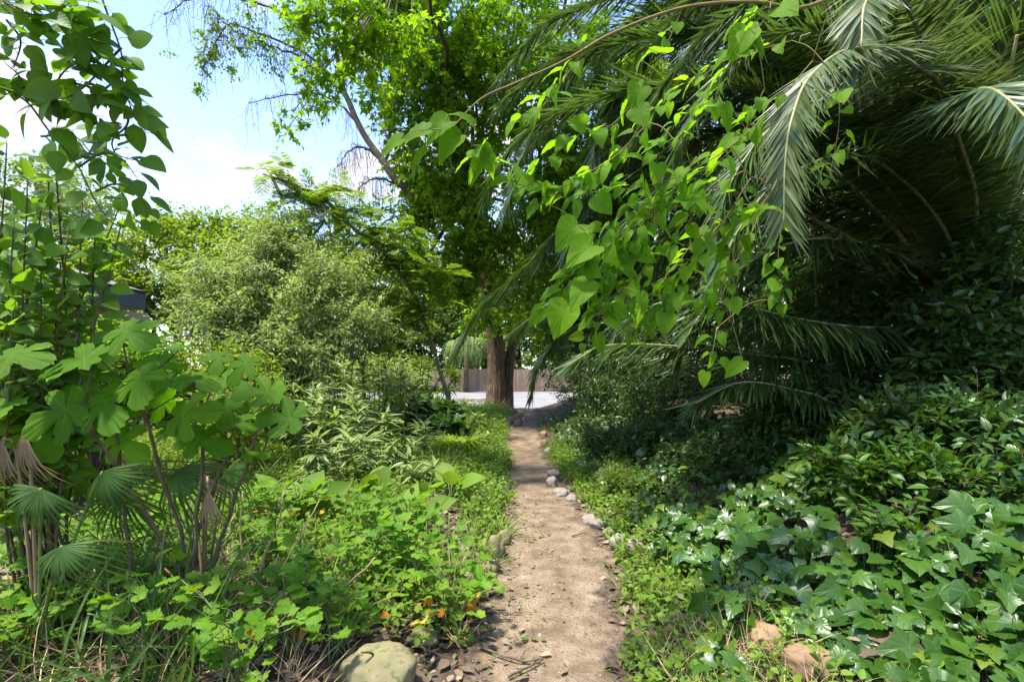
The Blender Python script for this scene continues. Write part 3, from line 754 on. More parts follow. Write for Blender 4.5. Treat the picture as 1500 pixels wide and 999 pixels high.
tree('evergreen_tree', 'tall dark evergreen tree filling the space behind the palm crown', (10.5, 10.5), [((x, y, z), (2.0, 1.6, 1.7), 300) for x, y, z in [(7.5, 10, 2), (10, 9.6, 2), (12.5, 9.5, 2.5), (7, 10.5, 5), (6.2, 9.7, 3.4), (7.8, 9.7, 3.6), (5.2, 10.4, 3.2), (5.4, 10.8, 5), (6.6, 10, 1.2), (9.5, 10, 5), (12.3, 9.5, 5.3), (6.5, 11, 8), (9.5, 10.5, 8.3), (12.5, 9.5, 8.5), (8, 11, 10.5), (11, 10.5, 11)]], 'dark', T_LAUR, .2, .25, L=.6, k=9, gap=-.8, hollow=.2)
tree('evergreen_tree', 'dark evergreen tree between the palm and the sunny street', (5.2, 13), [((x, y, z), (1.6, 1.4, 1.4), 330) for x, y, z in [(3.6, 13.5, 1.2), (5.5, 12.6, 1.2), (3.4, 13.5, 3.4), (5.6, 12.8, 3.6), (4.2, 13.5, 5.6), (2.4, 14.2, 2.2), (2.6, 14.4, 3.6), (3.4, 13.9, 1), (5.2, 12.6, 2.4), (3, 14, 6.5), (4.5, 14, 8.5), (3.5, 14.3, 10), (6, 13.5, 10), (7.5, 13, 7), (8, 13, 9), (7, 13, 5), (3.4, 14, 8), (5.5, 13.6, 12), (3, 13.6, 2.4), (4.4, 13.2, 4.4), (6.4, 12.8, 4.8), (2.8, 14, 4.5), (4.6, 13.2, 2.4), (6, 13, 6), (5, 13.5, 8), (7, 12.6, 3)]], 'dark', T_LAUR, .16, .2, L=.5, k=9, gap=-.8, hollow=.2)

# ------------------------------------------------------------------ shrubs under the palm, right of the path
DK = dict(L=.26, k=9, group='dark glossy shrubs right of the path', gap=-.55, gs=.35, hollow=.35, out=.8, down=.05, up=.25, spread=.75)
shrub('laurel_shrub', 'dark dense shrub nearest the street beside the end of the path', 'shrub', [blob(845, 560, 11.5, .75, 200), blob(900, 540, 10.5, .95, 260), blob(880, 590, 10.5, .6, 130), blob(950, 500, 10, .9, 180)], (2.2, 10.8), 'dark', T_LAUR, .085, **DK)
shrub('laurel_shrub', 'dark shrub with small glossy leaves under the lowest drooping palm frond', 'shrub', [blob(950, 590, 8, .7, 260), blob(1010, 575, 7.4, .7, 240), blob(930, 620, 8, .5, 140)], (2.6, 7.8), 'dark', T_LAUR, .08, **DK)
shrub('laurel_shrub', 'low shrub with light edged leaves beside the dark hollow right of the path', 'shrub', [blob(890, 650, 7.2, .38, 170), blob(945, 650, 6.6, .42, 190), blob(860, 630, 8, .35, 110)], (1.8, 6.9), 'dark', T_LAUR, .08, **DK)
shrub('laurel_shrub', 'broad shrub with pale shiny leaves in the middle of the right bank', 'shrub', [blob(1150, 620, 4.9, .45, 220), blob(1220, 610, 4.7, .48, 230), blob(1190, 670, 4.4, .36, 150), blob(1270, 650, 4.4, .4, 160)], (3.1, 4.8), 'dark', T_LAUR, .10, **DK)
shrub('laurel_shrub', 'tall shadowed shrub below the palm crown with sparse long leaves', 'shrub', [blob(1180, 500, 5.9, .7, 200), blob(1300, 480, 5.6, .7, 220), blob(1270, 560, 5.0, .5, 160), blob(1350, 420, 5.6, .6, 170)], (3.9, 5.7), 'dark', T_LAUR, .11, **DK)
shrub('laurel_shrub', 'dark upright shrub at the right edge level with the palm crown', 'shrub', [blob(1430, 470, 4.4, .55, 220), blob(1490, 400, 4.4, .55, 180), blob(1480, 540, 4.0, .45, 160), blob(1400, 530, 4.2, .4, 130)], (4.4, 4.2), 'dark', T_LAUR, .12, **DK)
shrub('laurel_shrub', 'pointed leaf shrub on the right slope above the ivy bed', 'shrub', [blob(1390, 640, 3.5, .36, 180), blob(1460, 650, 3.3, .36, 170), blob(1320, 640, 3.7, .34, 150), blob(1480, 720, 2.9, .28, 100)], (3.3, 3.4), 'dark', T_LAUR, .115, **DK)
shrub('laurel_shrub', 'spreading shrub between the ivy and the dark hollow', 'shrub', [blob(1060, 680, 5.0, .36, 180), blob(1110, 700, 4.5, .32, 150), blob(1010, 690, 5.4, .36, 150)], (2.2, 4.9), 'dark', T_LAUR, .09, **DK)
shrub('whorled_shrub', 'shrub with fresh whorled leaves standing above the large ivy', 'shrub', [blob(1290, 720, 3.1, .26, 120), blob(1350, 710, 3.0, .26, 110), blob(1240, 700, 3.5, .28, 110), blob(1300, 770, 2.7, .2, 60)], (2.5, 3.1), 'mid', T_LAUR, .10, L=.2, k=8, gap=-.6, gs=.3, hollow=.3, down=0, up=.5, spread=.9)
shrub('feathery_shrub', 'small light yellow green feathery shrub beside the right path stones', 'shrub', [blob(905, 700, 5.3, .2, 150), blob(935, 710, 5.1, .17, 90)], (1.25, 5.2), 'herb', T_LANS, .04, L=.12, k=10, gap=None, hollow=.2, down=-.1, up=.5, nst=6, sr=.005)

# ------------------------------------------------------------------ ivy and low cover on the right bank (countless leaves)
def cover(name, label_kind, pts_n, region, m, Ts, size, lift=(.02, .2), face=.55, sizefar=None, tb=None, keep=None, aspect=1.0):
    x0, x1, y0, y1 = region
    y = rng.uniform(y0, y1, pts_n); x = rng.uniform(x0, x1, pts_n)
    if keep is not None:
        q = keep(x, y); x, y = x[q], y[q]
    N = len(x); z = ground_h(x, y) + rng.uniform(lift[0], lift[1], N) * (1 + .5 * wob(np.stack([x, y, 0 * x], -1), .35))
    p = np.stack([x, y, z], -1)
    n = UP * 1.0 + np.stack([-.25 * np.ones(N), -face * np.ones(N), np.zeros(N)], -1) + rng.normal(size=(N, 3)) * .38
    d = rng.normal(size=(N, 3)) * [1, 1, .3] + [-.3, -.5, -.35]
    s = size * rng.uniform(.42, 1.3, N)
    b = MB(); sc = np.stack([s * aspect, s, s], -1)
    pick(b, Ts, p, d, n, sc)
    if tb is not None:
        e = np.stack([rng.normal(0, .03, N), rng.normal(0, .03, N), -(z - ground_h(x, y)) - .01], -1)
        tb.inst(STICK, p, e, np.array([.3, .9, .1]), np.stack([np.full(N, .0022), np.linalg.norm(e, axis=1), np.full(N, .0022)], -1))
    return b


sb = MB()
b = cover('ivy', '', 5600, (.55, 3.8, 1.2, 4.2), None, T_IVY, .105, (.0, .2), keep=lambda x, y: (x - path_c(y) > .66 + .16 * np.sin(y * 3) + .28 * smooth(2.3, 3.4, y)) & ~((y > 1.55) & (y < 2.3) & (x > 1.0) & (x < 1.42)) & (wob(np.stack([x, y, 0 * y], -1), .5) > -1.0), tb=sb)
b2 = cover('ivy', '', 3200, (.8, 4.0, 3.4, 7.5), None, T_IVY + T_OV, .072, (.03, .22), keep=lambda x, y: (x - path_c(y) > .75), tb=sb)
b3 = cover('ivy', '', 1700, (.7, 3.0, 6, 13), None, T_IVY, .09, (.02, .2), keep=lambda x, y: (x - path_c(y) > .65), tb=sb)
for q in (b2, b3):
    for V, L_, S_, U_ in zip(q.v, q.l, q.n, q.uv):
        b.add(V, L_ - L_.min() if False else L_, S_, U_) if False else None
mer = MB()
for q in (b, b2, b3):
    c0 = 0
    for V, L_, S_, U_ in zip(q.v, q.l, q.n, q.uv):
        mer.add(V, L_ - c0, S_, U_); c0 += len(V)
iv = tag(mer.build('ivy', M['ivy']), 'glossy dark green ivy carpeting the bank right of the path', 'ivy', kind='stuff')
sb.build('stalks', M['gstem'], iv)

# sprigs of small herbs beside the path, both sides
def herb_field(n, region, keep, Ts, size, L=.14, k=7, up=1.0):
    lb, tb = MB(), MB()
    x = rng.uniform(region[0], region[1], n); y = rng.uniform(region[2], region[3], n); q = keep(x, y); x, y = x[q], y[q]
    p = np.stack([x, y, ground_h(x, y)], -1); d = rng.normal(size=p.shape) * .45 + UP * up
    sprays(lb, tb, p, d, L * rng.uniform(.5, 1.5, len(p)), k, Ts, size, down=.05, tr=.002)
    return lb, tb


ev = lambda x, y, a: wob(np.stack([x, y, 0 * x + a], -1), .5)
lb, tb = herb_field(3200, (.4, 2.2, 1.4, 9), lambda x, y: (x - path_c(y) > path_w(y) + .12 + .1 * ev(x, y, 1)) & (x - path_c(y) < 1.25), T_OV, .05)
h = tag(lb.build('ground_cover', M['herb']), 'low bright weeds along the right edge of the path', 'weeds', kind='stuff'); tb.build('stalks', M['gstem'], h)
lb, tb = herb_field(6000, (-3.6, 0, 2.6, 8.5), lambda x, y: (path_c(y) - x > path_w(y) + .10 + .1 * ev(x, y, 2)) & (ev(x, y, 4) > -.35) & ((y > 3.3) | (x > -1.1)), T_OV, .055, .2)
h = tag(lb.build('ground_cover', M['herb']), 'low bright green weeds left of the path among the mallows', 'weeds', kind='stuff'); tb.build('stalks', M['gstem'], h)
lb, tb = herb_field(5200, (-6.5, .0, 6, 17), lambda x, y: (path_c(y) - x > path_w(y) + .10) & (ev(x, y, 7) > -.5), T_LAN, .11, .3, 9)
h = tag(lb.build('ground_cover', M['herb']), 'sunny low herbs covering the far left beds up to the tree', 'herbs', kind='stuff'); tb.build('stalks', M['gstem'], h)


def grass(name, label, n, region, keep, hgt, w, m, bend=.5):
    x = rng.uniform(region[0], region[1], n); y = rng.uniform(region[2], region[3], n); q = keep(x, y); x, y = x[q], y[q]; N = len(x)
    p = np.stack([x, y, ground_h(x, y) - .005], -1); d = rng.normal(size=p.shape) * bend + UP
    s = hgt * rng.uniform(.5, 1.4, N); b = MB()
    pick(b, T_BLADE, p, d, rng.normal(size=(N, 3)) + [0, -.4, .3], np.stack([np.full(N, w) * rng.uniform(.7, 1.3, N), s, s], -1))
    return tag(b.build(name, M[m]), label, 'grass', kind='stuff')


grass('grass', 'fine green grass fringing the left edge of the path', 14000, (-2.6, .1, 2.6, 17), lambda x, y: (path_c(y) - x > path_w(y) + .04) & ((ev(x, y, 3) > .0) | (path_c(y) - x < .75)) & (y > 3.0), .19, .009, 'grass')
grass('grass', 'long pale grass in the sunny bed left of the path', 13000, (-5.5, -.8, 4.2, 12), lambda x, y: ev(x, y, 5) > -.1, .36, .014, 'grass', .6)
grass('grass', 'dry and green grass tufts along the right edge of the path', 7000, (.4, 2.2, 1.3, 16), lambda x, y: (x - path_c(y) > path_w(y) + .06) & (x - path_c(y) < 1.0) & (ev(x, y, 6) > -.2), .15, .008, 'grass', .8)
grass('dry_grass', 'brown dry grass stems matted at the bottom right path edge', 1500, (.75, 1.3, 1.5, 2.6), lambda x, y: (x - path_c(y) > path_w(y) + .08), .2, .005, 'straw', 1.0)
grass('grass', 'long dark green blades and stalks among the fan palms at the left', 700, (-2.7, -1.1, 1.9, 3.3), lambda x, y: ev(x, y, 8) > -.3, .55, .014, 'fan', .7)
grass('dry_grass', 'dry brown stems and twigs tangled at the bottom left', 3600, (-2.8, -.25, 1.9, 3.6), lambda x, y: ev(x, y, 8) > -.2, .26, .006, 'straw', 1.1)

# litter
def litter(label, n, region, keep, m, size):
    x = rng.uniform(region[0], region[1], n); y = rng.uniform(region[2], region[3], n); q = keep(x, y); x, y = x[q], y[q]; N = len(x)
    p = np.stack([x, y, ground_h(x, y) + .022 + rng.uniform(0, .012, N)], -1); d = rng.normal(size=(N, 3)) * [1, 1, .12]
    b = MB(); s = size * rng.uniform(.4, 1.3, N)
    pick(b, T_OVS + T_LANS, p, d, UP + rng.normal(size=(N, 3)) * .3, s)
    return tag(b.build('leaf_litter', M[m]), label, 'leaves', kind='stuff')


litter('scattered dry leaf fragments along the left side of the dirt path', 620, (-.4, 1.0, 1.6, 9), lambda x, y: (abs(x - path_c(y)) < path_w(y) + .1) & (rng.random(len(x)) < .15 + .85 * smooth(.0, .35, path_c(y) - x + .05 * ev(x, y, 9))), 'litter', .045)
litter('brown fallen leaves lying under the plants left of the path', 5000, (-4, -.1, 1.6, 6), lambda x, y: path_c(y) - x > .3, 'litter', .07)
litter('brown fallen leaves lying under the ivy right of the path', 2500, (.4, 4, 1.4, 7), lambda x, y: x - path_c(y) > .38, 'litter', .07)

litter('tiny dry fragments and crumbs strewn over the dirt path', 2600, (-.4, 1.0, 1.5, 12), lambda x, y: (abs(x - path_c(y)) < path_w(y) * 1.2) & (ev(x, y, 12) + .5 * rng.normal(size=len(x)) > .25), 'litter', .016)
litter('green leaf bits trodden into the path', 1500, (-.4, .9, 1.6, 7), lambda x, y: (abs(x - path_c(y)) < path_w(y) * 1.15) & (wob(np.stack([x, y, 0 * x + 3], -1), .3) + 1.1 * (path_c(y) - x) > .62), 'fan', .034)
litter('larger curled dry leaves and bark chips on the dirt path', 130, (-.4, 1.0, 1.7, 6), lambda x, y: (abs(x - path_c(y)) < path_w(y) * 1.1) & (rng.random(len(x)) < .35 + .6 * smooth(.0, .3, path_c(y) - x)), 'dead', .06)
# crumbs of earth
n = 1500; y = rng.uniform(1.6, 8, n); x = path_c(y) + rng.normal(0, .6, n) * path_w(y); q = abs(x - path_c(y)) < path_w(y) * 1.3; x, y = x[q], y[q]; n = len(x)
oc = np.array([(1, 0, 0), (0, 1, 0), (-1, 0, 0), (0, -1, 0), (0, 0, .7), (0, 0, -.5)], float) * [1, .8, 1] + np.random.default_rng(5).normal(size=(6, 3)) * .15
b = MB(); sz_ = rng.uniform(.002, .009, n) * (1 + 1.2 * (rng.random(n) < .06))
b.inst((oc, np.array([0, 1, 4, 1, 2, 4, 2, 3, 4, 3, 0, 4, 1, 0, 5, 2, 1, 5, 3, 2, 5, 0, 3, 5]), np.array([3] * 8), np.zeros((6, 2))), np.stack([x, y, ground_h(x, y) + .016], -1), rng.normal(size=(n, 3)) * [1, 1, .1], UP, sz_)
tag(b.build('gravel', M['stone'], smooth_=False), 'small crumbs and grit scattered over the dirt path', 'gravel', kind='stuff')

# ------------------------------------------------------------------ stones
def stone(px, py, wpx, hpx, label, m='stone', deep=None, Y=None, group='stones edging the path', seed=None, tilt=0):
    """a rounded stone resting on the ground at photo pixel of its foot"""
    if Y is None:
        Y = 3.0
        for _ in range(30):
            g = float(ground_h((px - 750) / F * Y, Y)); Y = .5 * Y + .5 * (CZ - g) * F / (py - HY)
    x = (px - 750) / F * Y; g = float(ground_h(x, Y)); w = wpx / F * Y / 2; h = hpx / F * Y / 2
    r = np.random.default_rng(int(px * 7 + py)); nu, nv = 40, 24
    u = np.linspace(0, 2 * np.pi, nu, endpoint=False); v_ = np.linspace(0, np.pi, nv + 1)
    U, V = np.meshgrid(u, v_); p = np.stack([np.cos(U) * np.sin(V), np.sin(U) * np.sin(V), np.cos(V)], -1).reshape(-1, 3)
    p = np.sign(p) * abs(p) ** .92
    f = 1 + (.07 if wpx > 100 else .15) * wob(p * 1.1 + r.normal(size=3) * 5, 1.0) + .05 * wob(p * 3 + 2, 1.0) + .012 * wob(p * 9, 1.0); p = p * f[:, None] * [w, (deep or (w * .85)), h]
    a = r.uniform(-.3, .3) + tilt; p = p @ np.array([[math.cos(a), math.sin(a), 0], [-math.sin(a), math.cos(a), 0], [0, 0, 1]])
    p = p + [x, Y + w * .5, g + h * (.72 if wpx > 100 else .62)]
    i = np.arange(nv)[:, None] * nu; j = np.arange(nu)[None]; j2 = (j + 1) % nu
    b = MB(); b.add(p, np.stack([i + j, i + nu + j, i + nu + j2, i + j2], -1), [4] * (nv * nu))
    return tag(b.build('stone', M[m], base=(x, Y + w * .5, g)), label, 'stone', group)


big = stone(545, 1030, 112, 76, 'large smooth olive stone with a twig stub at the bottom edge of the photo', 'stone_moss')
b = MB(); q = np.array(big.location) + [-.005, -.03, .175]; b.tube(spline([q, q + [-.01, -.02, .03], q + [-.045, -.05, .05]], 6), [.006, .004], 5)
tag(b.build('fallen_twig', M['twig'], base=q), 'short dark twig stub lying on the large olive stone', 'twig')
for a in [(618, 948, 46, 22, 'brown half buried stone behind the large olive stone', 'stone_moss'),
          (727, 818, 25, 38, 'grey upright stone of the pair at the left path edge', 'stone_moss'), (738, 800, 22, 28, 'dark stone leaning behind the grey upright one at the left path edge', 'stone_moss'),
          (718, 842, 30, 24, 'flat brown stone just in front of the left edge pair', 'stone_moss'), (690, 855, 34, 26, 'small stone tucked in the weeds left of the flat brown one', 'stone_moss'),
          (908, 806, 26, 26, 'round cream stone of the nearest pale pair at the right path edge', 'stone'), (932, 812, 24, 26, 'grey stone half under leaves beside the round cream one', 'stone'),
          (866, 768, 26, 16, 'flat grey stone left of the two at the right path bend', 'stone'), (882, 775, 30, 16, 'longer flat stone in front of the two at the right path bend', 'stone'), (893, 785, 18, 13, 'small bluish stone between the flat pair and the cream pair', 'stone'),
          (812, 700, 18, 16, 'white stone at the top of the pale cluster on the right edge', 'stone'), (808, 714, 18, 18, 'white stone low in the pale cluster on the right edge', 'stone'), (824, 728, 24, 14, 'pale flat stone ending the white cluster on the right edge', 'stone'), (838, 735, 18, 12, 'small pale stone nearest the viewer in the white cluster', 'stone'),
          (798, 655, 12, 14, 'tan stone on the right path edge past the white cluster', 'stone_tan'), (803, 668, 14, 14, 'pale tan stone just before the white cluster', 'stone'), (796, 640, 12, 10, 'little tan stone far along the right path edge', 'stone_tan'),
          (1196, 995, 70, 50, 'large orange tan stone under the ivy at bottom right', 'stone_tan'), (1130, 960, 60, 42, 'pale tan stone left of the orange one under the ivy', 'stone_tan'), (1085, 925, 30, 44, 'dull brown stone in the dry grass at bottom right', 'stone_tan')]:
    stone(*a)
for i, a in enumerate([(752, 608, 13, 12, 'tan stone topmost of the ring beside the twin trunk'), (762, 616, 14, 13, 'tan stone at the path corner of the trunk ring'), (745, 622, 15, 13, 'grey stone in the middle of the trunk ring'), (758, 625, 12, 12, 'brown stone lowest at the path side of the trunk ring'), (733, 629, 16, 11, 'flat stone at the front left of the trunk ring'), (768, 620, 9, 12, 'outermost small stone of the trunk ring on the path')]):
    stone(*a, m=('stone_tan', 'stone_tan', 'stone', 'stone_tan', 'stone_tan', 'stone')[i], group='stones ringed round the trunk')

# twigs lying on the path
for pts, lab in [([(700, 945), (730, 958), (760, 966), (790, 966)], 'curved brown twig lying across the near left of the path'), ([(745, 990), (775, 975), (795, 965)], 'short thick twig at the bottom of the path'),
                 ([(712, 893), (740, 897), (765, 897)], 'thin straight twig on the path edge above the curved twig'), ([(838, 785), (858, 780)], 'tiny twig on the path near the flat stones'), ([(540, 910), (580, 903), (625, 890)], 'pale thick stick under the weeds left of the path'),
                 ([(548, 930), (590, 935), (630, 955)], 'thin arched stick beside the large olive stone')]:
    P = []
    for px, py in pts:
        Y = 2.5
        for _ in range(30):
            Y = .5 * Y + .5 * (CZ - float(ground_h((px - 750) / F * Y, Y)) - .03) * F / (py - HY)
        P.append(at(px, py, Y))
    b = MB(); b.tube(spline(P, 10) + rng.normal(size=(10, 3)) * .003, [.007, .004], 6)
    tag(b.build('fallen_twig', M['vstem' if 'pale' in lab else 'twig'], base=P[0]), lab, 'twig', 'twigs fallen by the path')


# ------------------------------------------------------------------ traced shoots: leaves along a given line
def shoot(lb, tb, pts, n, Ts, size, r=.006, petiole=.35, droop=.5, start=.1, spread=.8, face=(0, -.5, .8), jit=.35, twin=False, lean=(0, 0, 0)):
    P = spline(pts, 40); t = np.linspace(start, 1, n); i = (t * 39).astype(int)
    tan = nrm(np.gradient(P, axis=0))[i]; p = P[i]
    fc = np.array(face, float)
    side = nrm(np.cross(tan, fc)); sg = np.where(np.arange(n) % 2, 1., -1.)[:, None]
    if twin:
        p = np.repeat(p, 2, 0); tan = np.repeat(tan, 2, 0); side = np.repeat(side, 2, 0); sg = np.tile([[1.], [-1.]], (n, 1)); t = np.repeat(t, 2); n *= 2
    end = (t > .985)[:, None]
    d = nrm(tan * np.where(end, 1, .4) + side * sg * np.where(end, .1, spread) - UP * droop + np.array(lean) + rng.normal(size=(n, 3)) * jit)
    s = size * rng.uniform(.5, 1.25, n)
    pet = nrm(d + UP * .5) * (s * petiole)[:, None]
    lp = p + pet
    pick(lb, Ts, lp, d, fc + rng.normal(size=(n, 3)) * .4, s)
    tb.tube(P, np.linspace(r, r * .35, 40), 5)
    for a, c in zip(p, lp):
        tb.tube([a, (a + c) / 2 + UP * .004, c], [.0014, .0011], 3, cap=False)


# ------------------------------------------------------------------ climbing vine hanging in front of the palm
vn = thing('vine', 'climbing vine with bright heart shaped leaves hanging in front of the palm', 'vine', at(1290, -60, 2.6))
lb, tb = MB(), MB()
tb.tube(spline([at(1560, -330, 3.4), at(1400, -190, 3.0), at(1290, -60, 2.6), at(1190, 8, 2.3), at(1100, 3, 2.2), at(1000, 12, 2.15), at(900, 48, 2.1), at(830, 88, 2.1), at(760, 120, 2.1), at(705, 145, 2.1), at(665, 185, 2.1)], 70), [.012, .009, .007, .005, .003], 7)
VS = [  # (points, leaves, size)
    ([at(1000, 12, 2.15), at(960, 100, 2.2), at(900, 180, 2.2), at(845, 200, 2.2), at(800, 240, 2.2)], 12, .14),
    ([at(860, 70, 2.1), at(830, 110, 2.1), at(800, 150, 2.05), at(765, 175, 2.0)], 8, .14),
    ([at(1100, 3, 2.2), at(1090, 60, 2.2), at(1060, 130, 2.25), at(1010, 190, 2.3), at(960, 230, 2.3), at(900, 275, 2.3)], 14, .14),
    ([at(1190, 90, 2.6), at(1110, 180, 2.5), at(1040, 235, 2.4), at(960, 270, 2.35), at(880, 280, 2.3), at(820, 290, 2.25), at(760, 270, 2.2)], 17, .15),
    ([at(1090, 250, 2.45), at(1000, 300, 2.4), at(930, 330, 2.35), at(870, 380, 2.3), at(830, 420, 2.25), at(800, 455, 2.2)], 18, .15),
    ([at(1050, 270, 2.45), at(990, 350, 2.4), at(940, 400, 2.35), at(890, 440, 2.3), at(875, 470, 2.3)], 15, .14),
    ([at(1100, 260, 2.5), at(1050, 340, 2.45), at(1010, 400, 2.4), at(985, 440, 2.4), at(970, 470, 2.4)], 13, .14),
    ([at(1130, 280, 2.6), at(1090, 340, 2.5), at(1070, 400, 2.5), at(1060, 450, 2.5)], 10, .13),
    ([at(960, 290, 2.4), at(930, 350, 2.4), at(900, 400, 2.4), at(880, 440, 2.4)], 12, .13),
    ([at(1020, 230, 2.4), at(960, 320, 2.4), at(920, 380, 2.4), at(850, 430, 2.3)], 14, .13),
    ([at(1150, 300, 3.4), at(1140, 380, 3.4), at(1150, 440, 3.4)], 8, .14),
    ([at(1230, 130, 2.9), at(1228, 190, 2.9), at(1215, 260, 2.9)], 5, .15),
    ([at(1130, 0, 2.2), at(1125, 20, 2.15), at(1105, 50, 2.1)], 3, .17),
    ([at(820, 290, 2.25), at(790, 270, 2.2), at(740, 240, 2.1), at(700, 220, 2.0)], 8, .15),
    ([at(1160, 60, 2.9), at(1060, 90, 2.8), at(1000, 130, 2.7), at(950, 170, 2.7)], 13, .14),
    ([at(1120, 130, 2.9), at(1080, 210, 2.9), at(1020, 270, 2.8), at(1010, 340, 2.8)], 14, .14),
    ([at(1050, 480, 3.2), at(1045, 510, 3.0), at(1040, 535, 3.0)], 3, .16),
    ([at(1080, 300, 2.6), at(1010, 380, 2.6), at(960, 440, 2.55), at(930, 490, 2.5)], 13, .12), ([at(1040, 320, 2.6), at(980, 400, 2.55), at(920, 440, 2.5), at(880, 470, 2.4), at(860, 500, 2.4)], 12, .13),
    ([at(1000, 280, 2.5), at(930, 300, 2.5), at(880, 350, 2.4), at(840, 400, 2.3), at(820, 450, 2.3)], 14, .13), ([at(1120, 300, 2.8), at(1080, 380, 2.7), at(1040, 420, 2.7), at(1020, 460, 2.6)], 8, .13),
    ([at(950, 180, 2.4), at(900, 230, 2.4), at(850, 260, 2.3), at(790, 300, 2.2)], 10, .13), ([at(1100, 200, 3), at(1060, 150, 3), at(1010, 160, 2.9), at(970, 210, 2.9)], 12, .13),
]
SP = [np.concatenate(tb.v)]
def join(p, r=.0025):
    A = np.concatenate(SP); e = A[int(np.argmin(((A - p) ** 2).sum(1)))]
    if np.linalg.norm(e - p) > .004:
        P = spline([e, (e + p) / 2 + UP * .12 * np.linalg.norm(e - p), p], 10); tb.tube(P, r, 4); SP.append(P)
for pts, n, s in VS:
    join(pts[0], .003); SP.append(spline(pts, 20))
    shoot(lb, tb, pts, int(n * (1.9 if max(q[2] for q in pts) > 2.75 else 2.3)), T_HEART + [T_HEART[2], T_NARH], s * .64, .003, .5, .65, .06, .8, (-.35, -.4, .75), .5, lean=(-.4, 0, 0))
for px, py, Y, s, dx, dz in [(600, 200, 1.75, .20, -1, -.25), (570, 215, 1.75, .15, -1, -.5), (640, 190, 1.8, .16, -.8, -.6), (655, 215, 1.8, .17, -.8, -.7), (610, 235, 1.75, .14, -.7, -.7), (680, 170, 1.9, .12, -.5, .4), (700, 240, 1.95, .18, -.5, -.9), (715, 235, 1.95, .15, .3, -.9),
                             (830, 345, 2.1, .2, -.7, -.7), (850, 430, 2.0, .22, -.6, -.8), (820, 470, 2.0, .2, -.5, -.9), (850, 370, 2.0, .2, -.8, -.5), (940, 450, 2.1, .16, .05, -1), (1075, 540, 2.4, .16, -.8, -.7)]:
    s *= .72; p = at(px, py, Y); d = np.array([dx, rng.normal(0, .2), dz]); d /= np.linalg.norm(d)
    lb.inst((T_HEART[2], T_NARH, T_HEART[1])[int(rng.integers(0, 3))], (p - d * s * .5)[None], d, np.array([[.2 * rng.normal(), -.8, .6]]), s)
    join(p - d * s * .5, .0018)
tb.build('stems', M['vstem'], vn); lb.build('leaves', M['vine'], vn)

# ------------------------------------------------------------------ leafy branch hanging into the top left corner
o = thing('hanging_branch', 'leafy branch with ovate leaves hanging into the top left against the sky', 'tree', at(-30, -20, 1.9))
lb, tb = MB(), MB()
BS = [([at(120, -90, 2), at(150, 0, 2), at(165, 40, 2), at(178, 80, 2), at(180, 120, 2), at(195, 165, 2), at(215, 195, 2)], 15, .12), ([at(178, 70, 2), at(150, 100, 2), at(120, 130, 1.95), at(90, 145, 1.9), at(60, 135, 1.9)], 12, .13),
      ([at(180, 110, 2), at(155, 130, 2), at(120, 160, 2), at(80, 160, 2)], 11, .13), ([at(190, 160, 2), at(185, 185, 2), at(165, 205, 2), at(170, 225, 2), at(195, 235, 2)], 9, .12),
      ([at(-40, -60, 1.9), at(20, -20, 1.9), at(60, 10, 1.9), at(100, 30, 1.9), at(130, 10, 1.9)], 14, .14), ([at(20, -20, 1.9), at(40, 30, 1.9), at(60, 60, 1.9)], 9, .13), ([at(60, 0, 1.9), at(100, 50, 1.95), at(125, 60, 2)], 8, .12),
      ([at(-60, 60, 1.9), at(0, 125, 1.9), at(40, 150, 1.9), at(70, 190, 1.95), at(115, 245, 2.0), at(140, 295, 2.0), at(170, 330, 2.0), at(205, 325, 2)], 18, .12),
      ([at(40, 150, 1.9), at(30, 115, 1.9), at(10, 95, 1.9)], 6, .12), ([at(115, 245, 2), at(150, 225, 2), at(180, 235, 2), at(200, 260, 2)], 9, .12), ([at(140, 280, 2), at(170, 270, 2), at(205, 285, 2), at(215, 315, 2)], 9, .12), ([at(80, 60, 2), at(110, 85, 2), at(150, 95, 2), at(175, 110, 2)], 9, .13), ([at(60, 170, 1.95), at(90, 110, 1.95), at(120, 90, 2)], 8, .13), ([at(10, 30, 1.9), at(30, 60, 1.9), at(20, 100, 1.9)], 8, .13), ([at(110, 170, 2), at(135, 180, 2), at(160, 190, 2)], 7, .13), ([at(-30, -40, 1.8), at(10, 5, 1.8), at(40, 20, 1.8), at(80, 25, 1.85)], 13, .14), ([at(40, -60, 1.9), at(70, -10, 1.9), at(110, 15, 1.9)], 11, .14), ([at(100, 120, 2), at(140, 130, 2), at(180, 140, 2), at(205, 170, 2)], 12, .12), ([at(60, 200, 2.1), at(110, 200, 2.1), at(150, 250, 2.1)], 10, .12)]
for pts, n, s in BS:
    shoot(lb, tb, pts, int(n * 1.2), T_OV, s * .86, .005, .3, .3, .1, .85, (.1, -.6, .6), .55)
tb.build('branches', M['twig'], o); lb.build('leaves', M['branch'], o)

